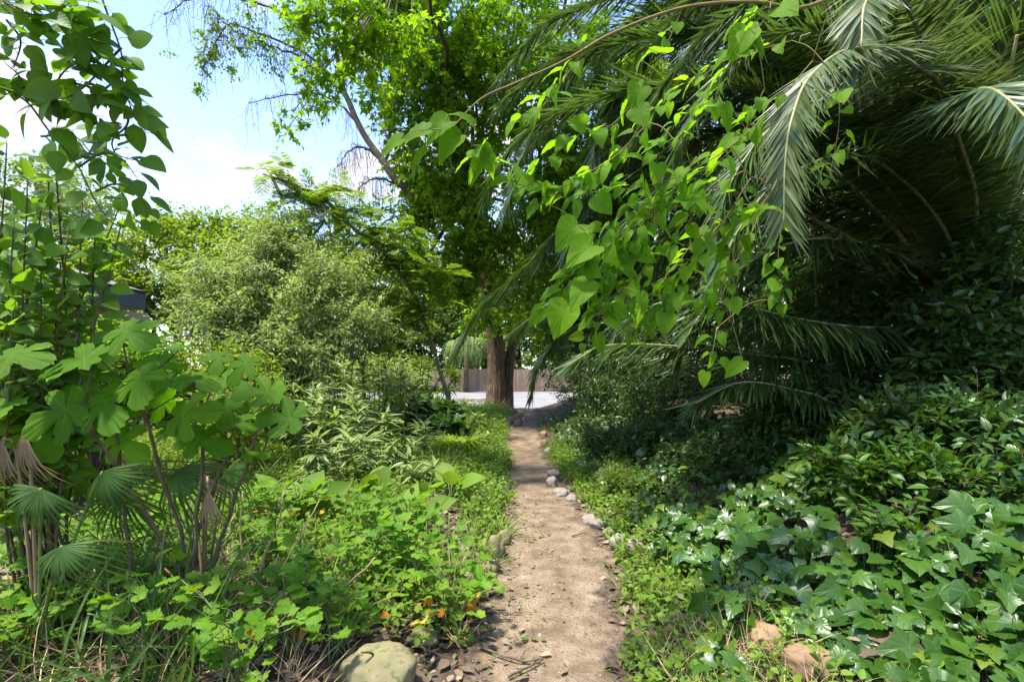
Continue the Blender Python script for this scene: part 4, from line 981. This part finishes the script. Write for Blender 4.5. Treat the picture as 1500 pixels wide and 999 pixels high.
# ------------------------------------------------------------------ round leaved shrub at the left edge
o = thing('round_leaved_shrub', 'tall shrub with round green leaves on thin twigs at the left edge', 'shrub', (-2.3, 2.45, ground_h(-2.3, 2.45)))
lb, tb = MB(), MB(); B0 = np.array([-2.3, 2.45, 0.05])
for e, n in [((80, 220, 2.3), 22), ((40, 270, 2.2), 20), ((140, 330, 2.4), 20), ((20, 330, 2.2), 22), ((60, 400, 2.3), 22), ((180, 320, 2.4), 16), ((10, 210, 2.3), 16), ((120, 300, 2.3), 18), ((20, 440, 2.2), 20), ((-40, 300, 2.2), 18), ((50, 340, 2.5), 22), ((10, 380, 2.5), 20), ((90, 290, 2.6), 20), ((60, 480, 2.5), 18), ((30, 500, 2.3), 16), ((180, 290, 2.4), 18), ((60, 310, 2.3), 20), ((100, 340, 2.3), 20), ((0, 250, 2.3), 18), ((70, 250, 2.4), 18), ((30, 410, 2.4), 20), ((0, 470, 2.3), 20)]:
    E = at(*e); S0 = B0 + rng.normal(size=3) * [.08, .08, 0]
    mid = S0 * .4 + E * .6 + np.array([-.12, .0, -.05]) + rng.normal(size=3) * .06
    shoot(lb, tb, [S0, S0 * .7 + E * .3 + np.array([-.1, 0, 0]), mid, E], int(n * 1.7), T_OV, .092, .009, .25, .1, .45, .9, (.1, -.5, .8), .45, twin=True)
tb.build('stems', M['twig'], o); lb.build('leaves', M['shrub'], o)

# ------------------------------------------------------------------ fig
fg = thing('fig_shrub', 'young fig shrub with large lobed green leaves at left', 'shrub', at(270, 905, 2.5) * [1, 1, 0])
lb, tb = MB(), MB(); FB = at(270, 905, 2.5); FB[2] = float(ground_h(FB[0], FB[1]))
nodes = [at(195, 560, 2.3), at(330, 640, 2.4), at(300, 600, 2.4), at(170, 620, 2.4), at(120, 600, 2.3), at(385, 610, 2.4)]
for q in nodes:
    S0 = FB + np.array([rng.normal(0, .15), rng.normal(0, .08), -.02]); limb(tb, [S0, S0 * .6 + q * .4 + [rng.normal(0, .05), 0, -.05], q * .85 + S0 * .15, q], .012, .006, 16, 6, .006)
for px, py, w, Y in [(193, 490, 92, 2.2), (240, 512, 76, 2.3), (203, 562, 96, 2.1), (318, 528, 52, 2.5), (292, 556, 84, 2.35), (353, 540, 66, 2.4), (380, 574, 82, 2.3), (412, 612, 84, 2.25), (280, 606, 100, 2.2), (332, 600, 74, 2.3), (155, 596, 112, 2.1), (300, 646, 88, 2.3), (373, 664, 46, 2.4), (105, 530, 120, 2.1), (147, 515, 72, 2.4), (232, 538, 70, 2.45), (80, 608, 112, 2.1), (30, 522, 100, 2.0), (395, 585, 64, 2.5), (250, 560, 70, 2.5), (130, 560, 90, 2.4), (185, 650, 80, 2.4), (0, 600, 90, 2.2), (60, 640, 90, 2.3), (225, 590, 76, 2.6), (340, 560, 66, 2.6), (265, 630, 76, 2.5), (110, 640, 84, 2.45), (350, 620, 70, 2.45)]:
    p = at(px, py, Y); s = .72 * w / F * Y
    az = rng.uniform(-1, 1); d = np.array([math.sin(az * 1.6), -.35 * math.cos(az * 1.3), .25 - .6 * abs(math.cos(az)) + rng.normal(0, .2)]); n = np.array([rng.normal(0, .45), -.6 + rng.normal(0, .45), .7])
    d = d / np.linalg.norm(d)
    root = p - d * s * .4
    lb.inst(T_FIG[int(rng.integers(0, 2))], root[None], d, n[None], s)
    q = nodes[int(np.argmin([np.linalg.norm(k - root) for k in nodes]))]
    tb.tube(spline([q, (q + root) / 2 + [0, 0, -.02], root], 8), [.005, .003], 5)
tb.build('stems', M['twig'], fg); lb.build('leaves', M['fig'], fg)


# ------------------------------------------------------------------ fan palms
def fan_T(nseg=24, arc=5.2, droop=.3, tipdroop=.0):
    V, L_, S_, U_ = [], [], [], []
    for i in range(nseg):
        a = (i - (nseg - 1) / 2) / nseg * arc
        c, s = math.cos(a), math.sin(a); rows = 5
        b0 = len(V)
        for k in range(rows + 1):
            t = k / rows; w = (.5 * arc / nseg * t if t < .3 else .5 * arc / nseg * .3 * (1 - ((t - .3) / .7) ** 1.6)) + .003
            ln = 1 - .12 * abs(math.sin(i * 2.3)); z = -droop * t * t - tipdroop * max(0, t - .5) ** 2 * 4 * (0.7 + .5 * math.sin(i * 1.7))
            for q in (-1, 0, 1):
                V.append((s * t * ln + c * q * w, c * t * ln - s * q * w, z + (.35 * w if q else 0))); U_.append((abs(q), t))
        for k in range(rows):
            p = b0 + k * 3; L_ += [p, p + 1, p + 4, p + 3, p + 1, p + 2, p + 5, p + 4]; S_ += [4, 4]
    return np.array(V), np.array(L_), np.array(S_), np.array(U_)


T_FAN = [fan_T(20, 3.0, .45, .9), fan_T(17, 2.5, .35, 1.1)]
T_FANDEAD = fan_T(17, .75, .3, .5)
T_FANS = [fan_T(14, 5.0, .2, .1)]


def fan_palm(label, base, leaves, mleaf, Ts=None, stemr=.006, group='fan palms in the left beds', dead=()):
    bz = float(ground_h(base[0], base[1])); base = np.array([base[0], base[1], bz])
    o = thing('fan_palm', label, 'palm', base, group)
    for c, d, n, s in leaves:
        c = np.asarray(c, float); b = MB(); b.inst((Ts or T_FAN)[int(rng.integers(0, len(Ts or T_FAN)))], c[None], np.array(d, float), np.array([n], float), s)
        l = b.build('frond', M[mleaf], o)
        st = MB(); st.tube(spline([base + [0, 0, .02], base * .45 + c * .55 + [0, 0, .08 * np.linalg.norm(c - base)], c], 12), [stemr * 1.3, stemr], 5); st.build('stalk', M['gstem'], l)
    for c, s, d in dead:
        c = np.asarray(c, float); b = MB(); b.inst(T_FANDEAD, c[None], np.array(d, float), np.array([[.1, -1, .1]]), s)
        l = b.build('dead_frond', M['dead'], o); l['label'] = 'dry brown hanging frond'
        st = MB(); st.tube(spline([base + [0, 0, .02], base * .4 + c * .6 + [0, 0, .3], c], 12), [stemr * 1.3, stemr], 5); st.build('stalk', M['straw'], l)
    return o


fan_palm('fan palm with dark drooping fans and a dry hanging frond at the left edge', (-2.25, 2.3), [(at(60, 715, 2.1), (-.3, -.5, -.9), (.2, -.9, .5), .25), (at(150, 690, 2.3), (.6, -.2, -.7), (-.2, -.8, .6), .3), (at(90, 800, 1.9), (.4, -.5, -.8), (0, -.8, .5), .22), (at(10, 560, 2.5), (-.5, .1, .6), (.1, -.9, .3), .4)], 'fan', dead=[(at(35, 630, 2.15), .3, (.02, -.1, -1)), (at(5, 640, 2.2), .3, (-.1, -.1, -1))])
fan_palm('small fan palm with a withered brown fan hanging among the mallows', (-1.75, 2.75), [(at(255, 690, 2.5), (.9, -.2, -.5), (-.3, -.6, .8), .3), (at(180, 720, 2.5), (-.2, -.5, -.8), (.3, -.8, .5), .28), (at(330, 690, 2.7), (.7, .2, -.4), (-.2, -.6, .8), .24)], 'fan', dead=[(at(305, 715, 2.4), .29, (.05, -.1, -1)), (at(295, 690, 2.5), .25, (.4, .1, -.9))])
for px, py, Y, s, lab in [(592, 590, 9, .35, 'bright young fan palm left of the pale tall stems'), (668, 668, 7.6, .36, 'bright young fan palm close to the path left of the trunk'), (642, 578, 12, .5, 'small dark fan palm beside the slanting thin trunk'), (650, 680, 7.3, .26, 'second bright little fan palm tucked beside the larger one near the path')]:
    p = at(px, py, Y); g = float(ground_h(p[0], Y)); lv = []
    for i in range(7):
        a = i / 7 * 6.28 + rng.uniform(0, .5); d = np.array([math.cos(a), math.sin(a), .5]); e = rng.uniform(.25, .5) * s / .35
        lv.append((np.array([p[0], Y, max(p[2] + .0, g + .2)]) + d * e * .45, d, UP + [math.cos(a) * -.6, math.sin(a) * -.6 - .2, 0], s * rng.uniform(.7, 1.0)))
    fan_palm(lab, (p[0], Y), lv, 'fan' if 'dark' in lab else 'fan_bright', T_FANS, .006)

# ------------------------------------------------------------------ mallows in the left foreground
MG = 'mallow plants left of the path'
ML = [(90, 880, 'mallow at the far left bottom with one big drooping leaf'), (200, 850, 'mallow with pale stalks below the dry fan frond'), (300, 830, 'leafy mallow under the withered fan'), (400, 800, 'bright mallow in the sun right of the withered fan'), (480, 830, 'mallow with long trailing stalks above the big stone'), (350, 930, 'low mallow with pale round leaves near the bottom left'), (420, 890, 'mallow leaning toward the large olive stone'),
      (560, 800, 'mallow with bright leaves in the middle of the left bed'), (620, 830, 'mallow close to the brown path edge stone'), (660, 860, 'small mallow at the path edge by the flat stone'), (530, 760, 'mallow with upright leaves behind the sunny weeds'), (440, 740, 'yellow green mallow below the fig leaves'), (150, 790, 'shadowed mallow between the two fan palms'), (250, 770, 'mallow with thin dark stems left of the withered fan'), (600, 750, 'mallow in the sunny bed beside the grass'), (360, 740, 'broad leaved mallow just under the fig'), (20, 900, 'dim mallow cut by the left edge of the photo'), (60, 820, 'mallow under the dark drooping fans'), (230, 900, 'mallow with sprawling leaves over the tan stalks'), (500, 890, 'mallow shading the back of the large olive stone')]
for px, py, lab in ML:
    Y = 3.0
    for _ in range(40):
        Y = .5 * Y + .5 * min(9, (CZ - float(ground_h((px - 750) / F * Y, Y)) - .24) * F / max(60, py - HY))
    x = (px - 750) / F * Y; g = float(ground_h(x, Y)); base = np.array([x, Y, g])
    o = thing('mallow', lab, 'plant', base, MG); lb, tb, yb = MB(), MB(), MB()
    ns = 17
    for i in range(ns):
        a = rng.uniform(0, 6.28); R_ = rng.uniform(.08, .36); hh = rng.uniform(.16, .46)
        tip = base + [math.cos(a) * R_, math.sin(a) * R_, hh]
        P = spline([base + [rng.normal(0, .04), rng.normal(0, .04), 0], base + [math.cos(a) * R_ * .4, math.sin(a) * R_ * .4, hh * .7], tip], 10)
        tb.tube(P, np.linspace(.005, .0022, 10), 5)
        k = 5; j = rng.integers(4, 10, k); p = P[j]; d = nrm(rng.normal(size=(k, 3)) * [1, 1, .2] + [math.cos(a) * .5, math.sin(a) * .5 - .2, .1])
        s = rng.uniform(.038, .085, k); pet = d * (s * .7)[:, None] + UP * (s * .35)[:, None]; q = p + pet
        nn = UP + rng.normal(size=(k, 3)) * .3 + [0, -.25, 0]
        old = (p[:, 2] - g < .2) & (rng.random(k) < .22)
        pick(lb, T_MAL, q[~old], d[~old], nn[~old], s[~old]); pick(yb, T_MAL, q[old], d[old], nn[old] * .4 + rng.normal(size=(old.sum(), 3)) * .5, s[old] * .8)
        for c, e in zip(p, q): tb.tube([c, (c + e) / 2 + [0, 0, .006], e], [.0018, .0015], 3, cap=False)
    tb.build('stems', M['gstem'], o); lb.build('leaves', M['mallow'], o)
    if yb.c: l = yb.build('old_leaves', M['yellow'], o); l['label'] = 'yellow and orange withered leaves'

# bare woody stems of the bottom left
o = thing('bare_stemmed_shrub', 'bundle of bare tan stalks rising from the soil at bottom left', 'shrub', (-1.7, 2.55, ground_h(-1.7, 2.55)))
b = MB()
for i in range(30):
    s = np.array([-1.7 + rng.normal(0, .28), 2.55 + rng.normal(0, .12), 0]); s[2] = float(ground_h(s[0], s[1])) - .02
    e = s + [rng.normal(0, .22), rng.normal(0, .15), rng.uniform(.25, .75)]
    limb(b, [s, (s + e) / 2 + rng.normal(size=3) * .05, e], rng.uniform(.005, .011), .004, 10, 6, .006)
b.build('stems', M['straw'], o)

# big soft leaves of the sunny bed
for k, (px, py, Y, lab) in enumerate([(530, 690, 4.8, 'broad leaved plant with one tall upright leaf in the sunny bed'), (430, 690, 4.2, 'broad leaved plant with wide flat leaves behind the fig'), (590, 745, 4.0, 'broad leaved plant with a pale grey green leaf beside the sunny grass'), (660, 700, 5.2, 'broad leaved plant with shiny leaves near the young fan palms')]):
    p = at(px, py, Y); g = float(ground_h(p[0], Y)); base = np.array([p[0], Y, g]); o = thing('broad_leaved_plant', lab, 'plant', base, 'broad leaved plants in the sunny bed')
    lb, tb = MB(), MB()
    for i in range(9):
        a = rng.uniform(0, 6.28); d = np.array([math.cos(a) * .8, math.sin(a) * .8, rng.uniform(.2, 1.2)]); d /= np.linalg.norm(d); s = rng.uniform(.2, .34)
        st = base + d * rng.uniform(.08, .25) + [0, 0, .1]
        lb.inst(T_OV[int(rng.integers(0, 3))], st[None], d, (UP + rng.normal(size=3) * .4)[None], s); tb.tube(spline([base, (base + st) / 2 + [0, 0, .04], st], 6), [.007, .004], 5)
    tb.build('stems', M['gstem'], o); lb.build('leaves', M['herb'], o)

# ------------------------------------------------------------------ pale rosette plants with narrow leaves
RS = [(505, 545, 7.2), (545, 540, 7.6), (585, 545, 8), (430, 560, 6.8), (470, 575, 6.6), (520, 575, 6.8), (480, 530, 7.6), (610, 555, 8.4), (450, 600, 6.2), (510, 620, 6.0), (560, 610, 6.4), (540, 640, 5.8), (580, 640, 6.2), (620, 620, 7), (690, 640, 8.5), (650, 610, 8.5), (440, 540, 8), (490, 600, 6.4), (600, 670, 5.6), (470, 640, 5.4), (640, 590, 9.5), (700, 610, 11), (400, 545, 7.5), (455, 520, 8.2), (530, 520, 8.4), (565, 528, 9), (620, 540, 9.6), (490, 510, 9)]
RL = ['tallest', 'pale', 'slim', 'leaning', 'bushy', 'silvery']
for i, (px, py, Y) in enumerate(RS):
    top = at(px, py, Y); g = float(ground_h(top[0], Y)); base = np.array([top[0] + rng.normal(0, .1), Y + rng.normal(0, .1), g])
    o = thing('rosette_plant', '', 'plant', base, 'narrow leaved rosette plants in the left bed'); lb, tb = MB(), MB()
    for h in range(4):
        tp = top + (rng.normal(size=3) * [.16, .16, .1] if h else 0); tp[2] = max(tp[2], g + .15)
        P = spline([base, base * .5 + tp * .5 + rng.normal(size=3) * .04, tp], 10); tb.tube(P, [.011, .008], 6)
        n = 44; t = rng.uniform(.35 if h else .25, 1.03, n); j = np.clip((t * 9).astype(int), 0, 9); p = P[j] + rng.normal(size=(n, 3)) * .008
        a = rng.uniform(0, 6.28, n); el = .15 + 1.0 * (t > .85) * rng.uniform(0, 1, n)
        d = np.stack([np.cos(a), np.sin(a), el], -1); s = rng.uniform(.13, .25, n)
        pick(lb, T_LAN, p, d, UP + .2 * rng.normal(size=(n, 3)), np.stack([s * .75, s, s], -1))
    tb.build('stems', M['gstem'], o); lb.build('leaves', M['rosette'], o)
    o['_px'] = px
rl = ['tall pale rosette plant standing out against the street fence', 'narrow leaved plant whose head rises left of the fence post', 'narrow leaved plant in front of the bright street at the thin trunk', 'pale rosette plant at the foot of the grey green bush', 'bushy rosette plant right of the fig leaves', 'rosette plant with drooping lower leaves below the tall pale one', 'rosette plant shaded by the grey green bush', 'rosette plant touching the slanting thin trunk', 'low rosette plant beside the outermost fig leaf', 'rosette plant with arching dry leaves in the middle bed', 'fresh rosette plant at the centre of the left bed', 'low fresh rosette plant in front of the middle bed', 'rosette plant left of the young fan palm near the path', 'rosette plant behind the bright young fan palm', 'small rosette plant left of the trunk stone ring', 'rosette plant between the trunk and the dark leaved clump', 'half hidden rosette plant behind the grey green bush edge', 'rosette plant in the dry arching stalks', 'nearest rosette plant, above the broad leaves by the grass', 'rosette plant at the front left of the sunny bed', 'far rosette plant under the street kerb line', 'farthest rosette plant at the left foot of the twin trunk', 'rosette plant leaning from under the left flank of the grey green bush', 'upright rosette plant against the grey green bush', 'very tall rosette plant just right of the grey green bush', 'tall rosette plant in front of the street fence under the silk tree', 'tall rosette plant close to the slanting thin trunk', 'tall rosette plant rising into the grey green bush foliage']
for o in [x for x in bpy.data.objects if x.name.startswith('rosette_plant')]:
    i = RS.index([r for r in RS if r[0] == o['_px']][0]); o['label'] = rl[i]; del o['_px']

shrub('feathery_shrub', 'airy pale green shrub hiding the street behind the rosettes', 'shrub', [blob(440, 560, 10, .7, 130), blob(510, 545, 10.5, .75, 150), blob(580, 560, 10.5, .6, 120), blob(620, 575, 11, .5, 70)], (-3.3, 10.4), 'sage', T_LAN, .16, L=.4, k=12, gap=-.6, out=.7, down=0, up=.6, nst=14)
shrub('feathery_shrub', 'yellow green low shrub at the foot of the slanting thin trunk', 'shrub', [blob(615, 545, 11.5, .45, 80), blob(660, 550, 11.5, .3, 40), blob(575, 535, 12, .6, 100), blob(530, 550, 12, .6, 90)], (-2.1, 11.6), 'green_tree', T_OVS, .09, L=.3, k=9, gap=-.7, up=.4, nst=8)

# arching grassy clump with long strap leaves
for px, py, Y, n, lab, m in [(520, 640, 6.6, 90, 'arching strap leaved clump with grey dry blades in the left bed', 'rosette'), (580, 620, 7.2, 60, 'loose strap leaved clump behind the rosettes', 'grass'), (690, 735, 4.9, 60, 'grassy clump drooping over the left path edge', 'grass'), (735, 770, 4.3, 50, 'dark grass tuft lying on the left path edge', 'grass'), (730, 600, 16.2, 60, 'dry orange strap leaved clump at the foot of the twin trunk', 'dead')]:
    p = at(px, py, Y); g = float(ground_h(p[0], Y)); b = MB(); base = np.array([p[0], Y, g]); a = rng.uniform(0, 6.28, n); k = .55 if Y < 5 else 1.0 if Y < 10 else 1.4
    d = np.stack([np.cos(a), np.sin(a), rng.uniform(.4, 1.6, n)], -1); s = rng.uniform(.3, .7, n) * k
    pick(b, T_BLADE, base + rng.normal(size=(n, 3)) * [.05, .05, 0], d, UP + 0 * d, np.stack([np.full(n, .02 * k), s, s], -1))
    tag(b.build('strap_leaved_clump', M[m], base=base), lab, 'plant', 'strap leaved clumps')

# ------------------------------------------------------------------ shrubs and trees of the left background
shrub('grey_green_bush', 'large fine leaved grey green bush left of centre in front of the house', 'bush', [blob(330, 420, 8, .75, 330), blob(400, 390, 8.3, .85, 400), blob(470, 430, 8.2, .8, 360), blob(380, 470, 7.6, .8, 380), blob(310, 480, 7.6, .55, 190), blob(460, 500, 7.6, .65, 260), blob(420, 350, 8.6, .6, 200), blob(520, 470, 8, .5, 180)], (-4.2, 8.2), 'sage', T_LANS, .085, L=.6, k=20, gap=-.2, gs=.45, hollow=.4, out=.9, down=.35, up=.4, nst=16, spread=.7, sr=.02)
tree('green_tree', 'bright yellow green tree behind the house roof', (-9.0, 13), [blob(200, 390, 13, 1.2, 330), blob(260, 360, 13, 1.2, 350), blob(310, 390, 12.6, 1.1, 280), blob(180, 430, 12.6, .9, 200), blob(240, 430, 12.4, 1.1, 260), blob(320, 340, 13.5, .8, 180), blob(240, 335, 13.5, .6, 120), blob(150, 400, 13, .9, 160)], 'green_tree', T_OVS, .13, .16, gap=-.6, gs=.6)
tree('green_tree', 'bushy green tree filling the gap behind the grey green bush', (-6.2, 12.5), [blob(400, 360, 12.5, 1.1, 260), blob(470, 330, 12.5, 1.1, 240), blob(520, 380, 12.2, 1.1, 240), blob(450, 430, 12, 1.2, 260), blob(540, 450, 12, 1.0, 220), blob(560, 330, 12.8, .8, 140), blob(370, 330, 13, .7, 110)], 'green_tree', T_OVS, .11, .14, gap=-.5, gs=.5)
tree('green_tree', 'pale tree top peeping over the left shrub against the sky', (-12.5, 14), [blob(60, 280, 14, 1.4, 260), blob(120, 300, 14, 1.1, 180), blob(20, 330, 14, 1.6, 260), blob(110, 360, 14, 1.2, 160)], 'sage', T_OVS, .14, .2, gap=-.5)


def pinna_T(n=11):
    V, L_, S_, U_ = [], [], [], []
    for i in range(n):
        t = (i + 1) / n; w = .26 * math.sin(math.pi * (.12 + .8 * t)) + .03
        for sg in (-1, 1):
            b0 = len(V); y0 = t; V += [(0, y0, 0), (sg * w * .5, y0 + .09, .03), (sg * w, y0 + .1, 0), (sg * w * .5, y0 + .0, .01)]; U_ += [(0, 0), (1, .5), (0, 1), (1, .5)]
            L_ += [b0, b0 + 1, b0 + 2, b0 + 3] if sg < 0 else [b0, b0 + 3, b0 + 2, b0 + 1]; S_.append(4)
    return np.array(V), np.array(L_), np.array(S_), np.array(U_)


T_PIN = [pinna_T()]
mt = thing('silk_tree', 'slender tree with feathery ferny leaves and a slanting thin trunk', 'tree', (*at(660, 578, 10.5)[:2], 0.05))
tk, tb, lb = MB(), MB(), MB()
TP = limb(tk, [at(662, 605, 10.5), at(645, 545, 10.4), at(625, 480, 10.2), at(600, 420, 9.8), at(560, 370, 9.4), at(500, 320, 9), at(440, 275, 8.8), at(385, 255, 8.6)], .05, .018, 30, 8, .01)
for e, j in [((395, 262, 8.6), 27), ((375, 250, 8.6), 28), ((420, 250, 8.6), 26), ((430, 300, 8.8), 25), ((470, 300, 9), 24), ((500, 280, 9), 23), ((540, 310, 9.2), 21), ((520, 350, 9), 22), ((570, 340, 9.4), 19), ((600, 370, 9.4), 17), ((560, 410, 9.2), 17), ((620, 410, 9.6), 15), ((590, 450, 9.4), 14), ((650, 440, 9.6), 13), ((610, 490, 9.6), 11), ((550, 470, 9.2), 14), ((480, 350, 8.8), 24), ((640, 380, 9.6), 15), ((580, 500, 9.4), 11), ((450, 330, 8.6), 25), ((530, 430, 9), 17), ((640, 490, 9.8), 10), ((610, 330, 9.6), 17), ((670, 400, 9.8), 14)]:
    E = at(*e); S0 = TP[min(j, 29)]; P = limb(tb, [S0, (S0 + E) / 2 + [0, 0, .1], E], .012, .004, 12, 5, .01)
    for _ in range(13 if e[1] > 265 else 5):
        p = P[rng.integers(3, 12)]; d = nrm(rng.normal(size=3) * [1, 1, .35] + [0, 0, .02]); ln = rng.uniform(.28, .5)
        t = np.linspace(.15, 1, 9); q = p + d * ln * t[:, None] - UP * (t ** 2 * .1)[:, None]
        sd = nrm(np.cross(d, UP)); tb.tube(q, [.003, .002], 3)
        for sg in (-1, 1):
            dd = nrm(sd * sg + d * .6 + rng.normal(size=(9, 3)) * .1 - UP * .25); pick(lb, T_PIN, q, dd, UP + rng.normal(size=(9, 3)) * .2, ln * .36 * np.sin(np.pi * (.15 + .75 * t)) + .02)
tk.build('trunk', M['palebark'], mt); tb.build('branches', M['twig'], mt); lb.build('crown', M['mimosa'], mt)

# fill shrubs at left in front of the house
shrub('garden_bush', 'leafy bush with orange tinged new leaves below the house fascia', 'bush', [blob(165, 505, 5.2, .3, 110), blob(215, 520, 5.2, .3, 100), blob(90, 500, 5, .5, 180), blob(190, 550, 4.8, .45, 160), blob(110, 580, 4.6, .5, 160)], (-4.3, 5), 'shrub', T_OVS, .08, gap=-.6)
shrub('garden_bush', 'green bush in front of the house at the far left edge', 'bush', [blob(30, 470, 5, .55, 200), blob(-20, 520, 4.6, .6, 200), blob(60, 560, 4.6, .5, 180), blob(0, 400, 5.2, .5, 150)], (-4.9, 4.8), 'shrub', T_OVS, .085, gap=-.6)
shrub('garden_bush', 'low shadowed bush between the fig and the grey green bush', 'bush', [blob(300, 540, 6, .5, 200), blob(370, 560, 6, .45, 170), blob(260, 580, 5.4, .45, 160), blob(330, 610, 5, .4, 130)], (-3.2, 5.8), 'green_tree', T_OVS, .075, gap=-.6)
shrub('dark_leaved_plant', 'dark broad leaved clump between the rosettes and the twin trunk', 'plant', [blob(645, 610, 8.6, .32, 60), blob(620, 600, 8.8, .28, 45), blob(660, 630, 8.2, .2, 25)], (-1.35, 8.6), 'dark', T_FIG, .2, L=.2, k=4, gap=None, nst=6)

# ------------------------------------------------------------------ trees across the street
FT = [(-21, 44, 10, 5), (-14, 42, 9, 4.6), (-9.2, 45, 11, 4.6), (-5.2, 43, 8.5, 3.8), (0.6, 46, 11, 4.4), (5.2, 43, 10, 4.2), (11, 44, 11, 5)]
FLAB = ['leftmost far tree beyond the fence behind the grey green bush', 'far tree beyond the fence behind the silk tree', 'tall far tree beyond the fence left of the slanting trunk', 'pale far tree beyond the fence just left of the twin trunk', 'far tree beyond the fence directly behind the twin trunk', 'far tree beyond the fence just right of the twin trunk', 'far tree beyond the fence mostly behind the dark shrubs']
for (x, y, z, r), lab in zip(FT, FLAB):
    tree('far_tree', lab, (x, y), [((x + rng.normal(0, r * .3), y + rng.normal(0, r * .2), z * q + .6), (r * .8, r * .7, r * .55), 420) for q in (.12, .4, .7, 1.0, .55)], 'bg', T_OVS, .36, .25, L=.9, k=9, group='trees across the street', gap=-.8)
po = thing('fan_palm', 'far fan palm trunk with drooping pale fronds by the street fence', 'palm', (-3.45, 36, -.25))
b = MB(); b.tube(spline([(-3.45, 36, -.3), (-3.4, 36, 1.5), (-3.42, 36, 3.6)], 10), [.22, .17, .16], 10); b.build('trunk', M['palmtrunk'], po)
for i in range(16):
    a = i / 16 * 6.28; d = np.array([math.cos(a), math.sin(a), rng.uniform(-.9, .7)]); b = MB(); b.inst(T_FAN[0], (np.array([-3.42, 36, 3.6]) + d * .8)[None], d, (UP + d * -.3)[None], 1.1); b.build('frond', M['rosette'], po)

# ------------------------------------------------------------------ sky, sun, camera
w = bpy.data.worlds.new('World'); SC.world = w; w.use_nodes = True
nt = w.node_tree; nt.nodes.clear(); L = nt.links.new
out = nd(nt, 'ShaderNodeOutputWorld'); bg = nd(nt, 'ShaderNodeBackground')
sky = nd(nt, 'ShaderNodeTexSky', sky_type='NISHITA'); sky.sun_disc = False
SUN = np.array([-.30, -.16, .94]); SUN = SUN / np.linalg.norm(SUN)
sky.sun_elevation = math.asin(SUN[2]); sky.sun_rotation = math.atan2(SUN[0], SUN[1])
sky.air_density = 1.0; sky.dust_density = .6; sky.ozone_density = 2.5
tc = nd(nt, 'ShaderNodeTexCoord'); sp = nd(nt, 'ShaderNodeSeparateXYZ'); L(tc.outputs['Generated'], sp.inputs[0])
zc = math_n(nt, 'ADD', math_n(nt, 'MAXIMUM', sp.outputs[2], 0.0), .22)
cb = nd(nt, 'ShaderNodeCombineXYZ'); L(math_n(nt, 'DIVIDE', sp.outputs[0], zc), cb.inputs[0]); L(math_n(nt, 'DIVIDE', sp.outputs[1], zc), cb.inputs[1])
nz = nd(nt, 'ShaderNodeTexNoise'); nz.inputs['Scale'].default_value = 2.1; nz.inputs['Detail'].default_value = 9; nz.inputs['Roughness'].default_value = .58
mp = nd(nt, 'ShaderNodeMapping'); mp.inputs['Location'].default_value = (2.7, 1.1, 0); L(cb.outputs[0], mp.inputs[0]); L(mp.outputs[0], nz.inputs['Vector'])
cm = ramp(nt, nz.outputs[0], [(.53, (0, 0, 0)), (.63, (1, 1, 1))]).outputs[0]
hz = ramp(nt, sp.outputs[2], [(.0, (1, 1, 1)), (.25, (.6, .6, .6)), (.5, (0, 0, 0))]).outputs[0]
cm2 = math_n(nt, 'MINIMUM', math_n(nt, 'ADD', math_n(nt, 'MULTIPLY', cm, .85), math_n(nt, 'MULTIPLY', hz, .46)), .93)
CLOUD = 2.05
hsn = nd(nt, 'ShaderNodeHueSaturation'); hsn.inputs['Hue'].default_value = .515; hsn.inputs['Saturation'].default_value = 1.1; L(sky.outputs[0], hsn.inputs['Color'])
L(mixc(nt, cm2, hsn.outputs[0], (CLOUD * 1.0, CLOUD * .99, CLOUD * .96)), bg.inputs[0]); bg.inputs[1].default_value = .142
L(bg.outputs[0], out.inputs[0])

sl = bpy.data.lights.new('sun', 'SUN'); sl.energy = 2.7; sl.angle = math.radians(6.0); sl.color = (1, .95, .86)
so = bpy.data.objects.new('sun', sl); COL.objects.link(so)
from mathutils import Vector
so.rotation_euler = Vector(-SUN).to_track_quat('-Z', 'Y').to_euler()

cam = bpy.data.cameras.new('camera'); cam.sensor_width = 36; cam.lens = F / 1500 * 36; cam.shift_y = (HY - 499.5) / 1500
cam.clip_start = .05; cam.clip_end = 3000
co = bpy.data.objects.new('camera', cam); COL.objects.link(co); co.location = (0, 0, CZ); co.rotation_euler = (math.pi / 2, 0, 0)
SC.camera = co
vs = SC.view_settings; vs.view_transform = 'Standard'; vs.look = 'None'; vs.gamma = 1; vs.exposure = 2.1; vs.use_curve_mapping = False
cy = SC.cycles; cy.max_bounces = 12; cy.diffuse_bounces = 6; cy.glossy_bounces = 2; cy.transmission_bounces = 6; cy.transparent_max_bounces = 8
cy.use_denoising = True; cy.sample_clamp_indirect = 6
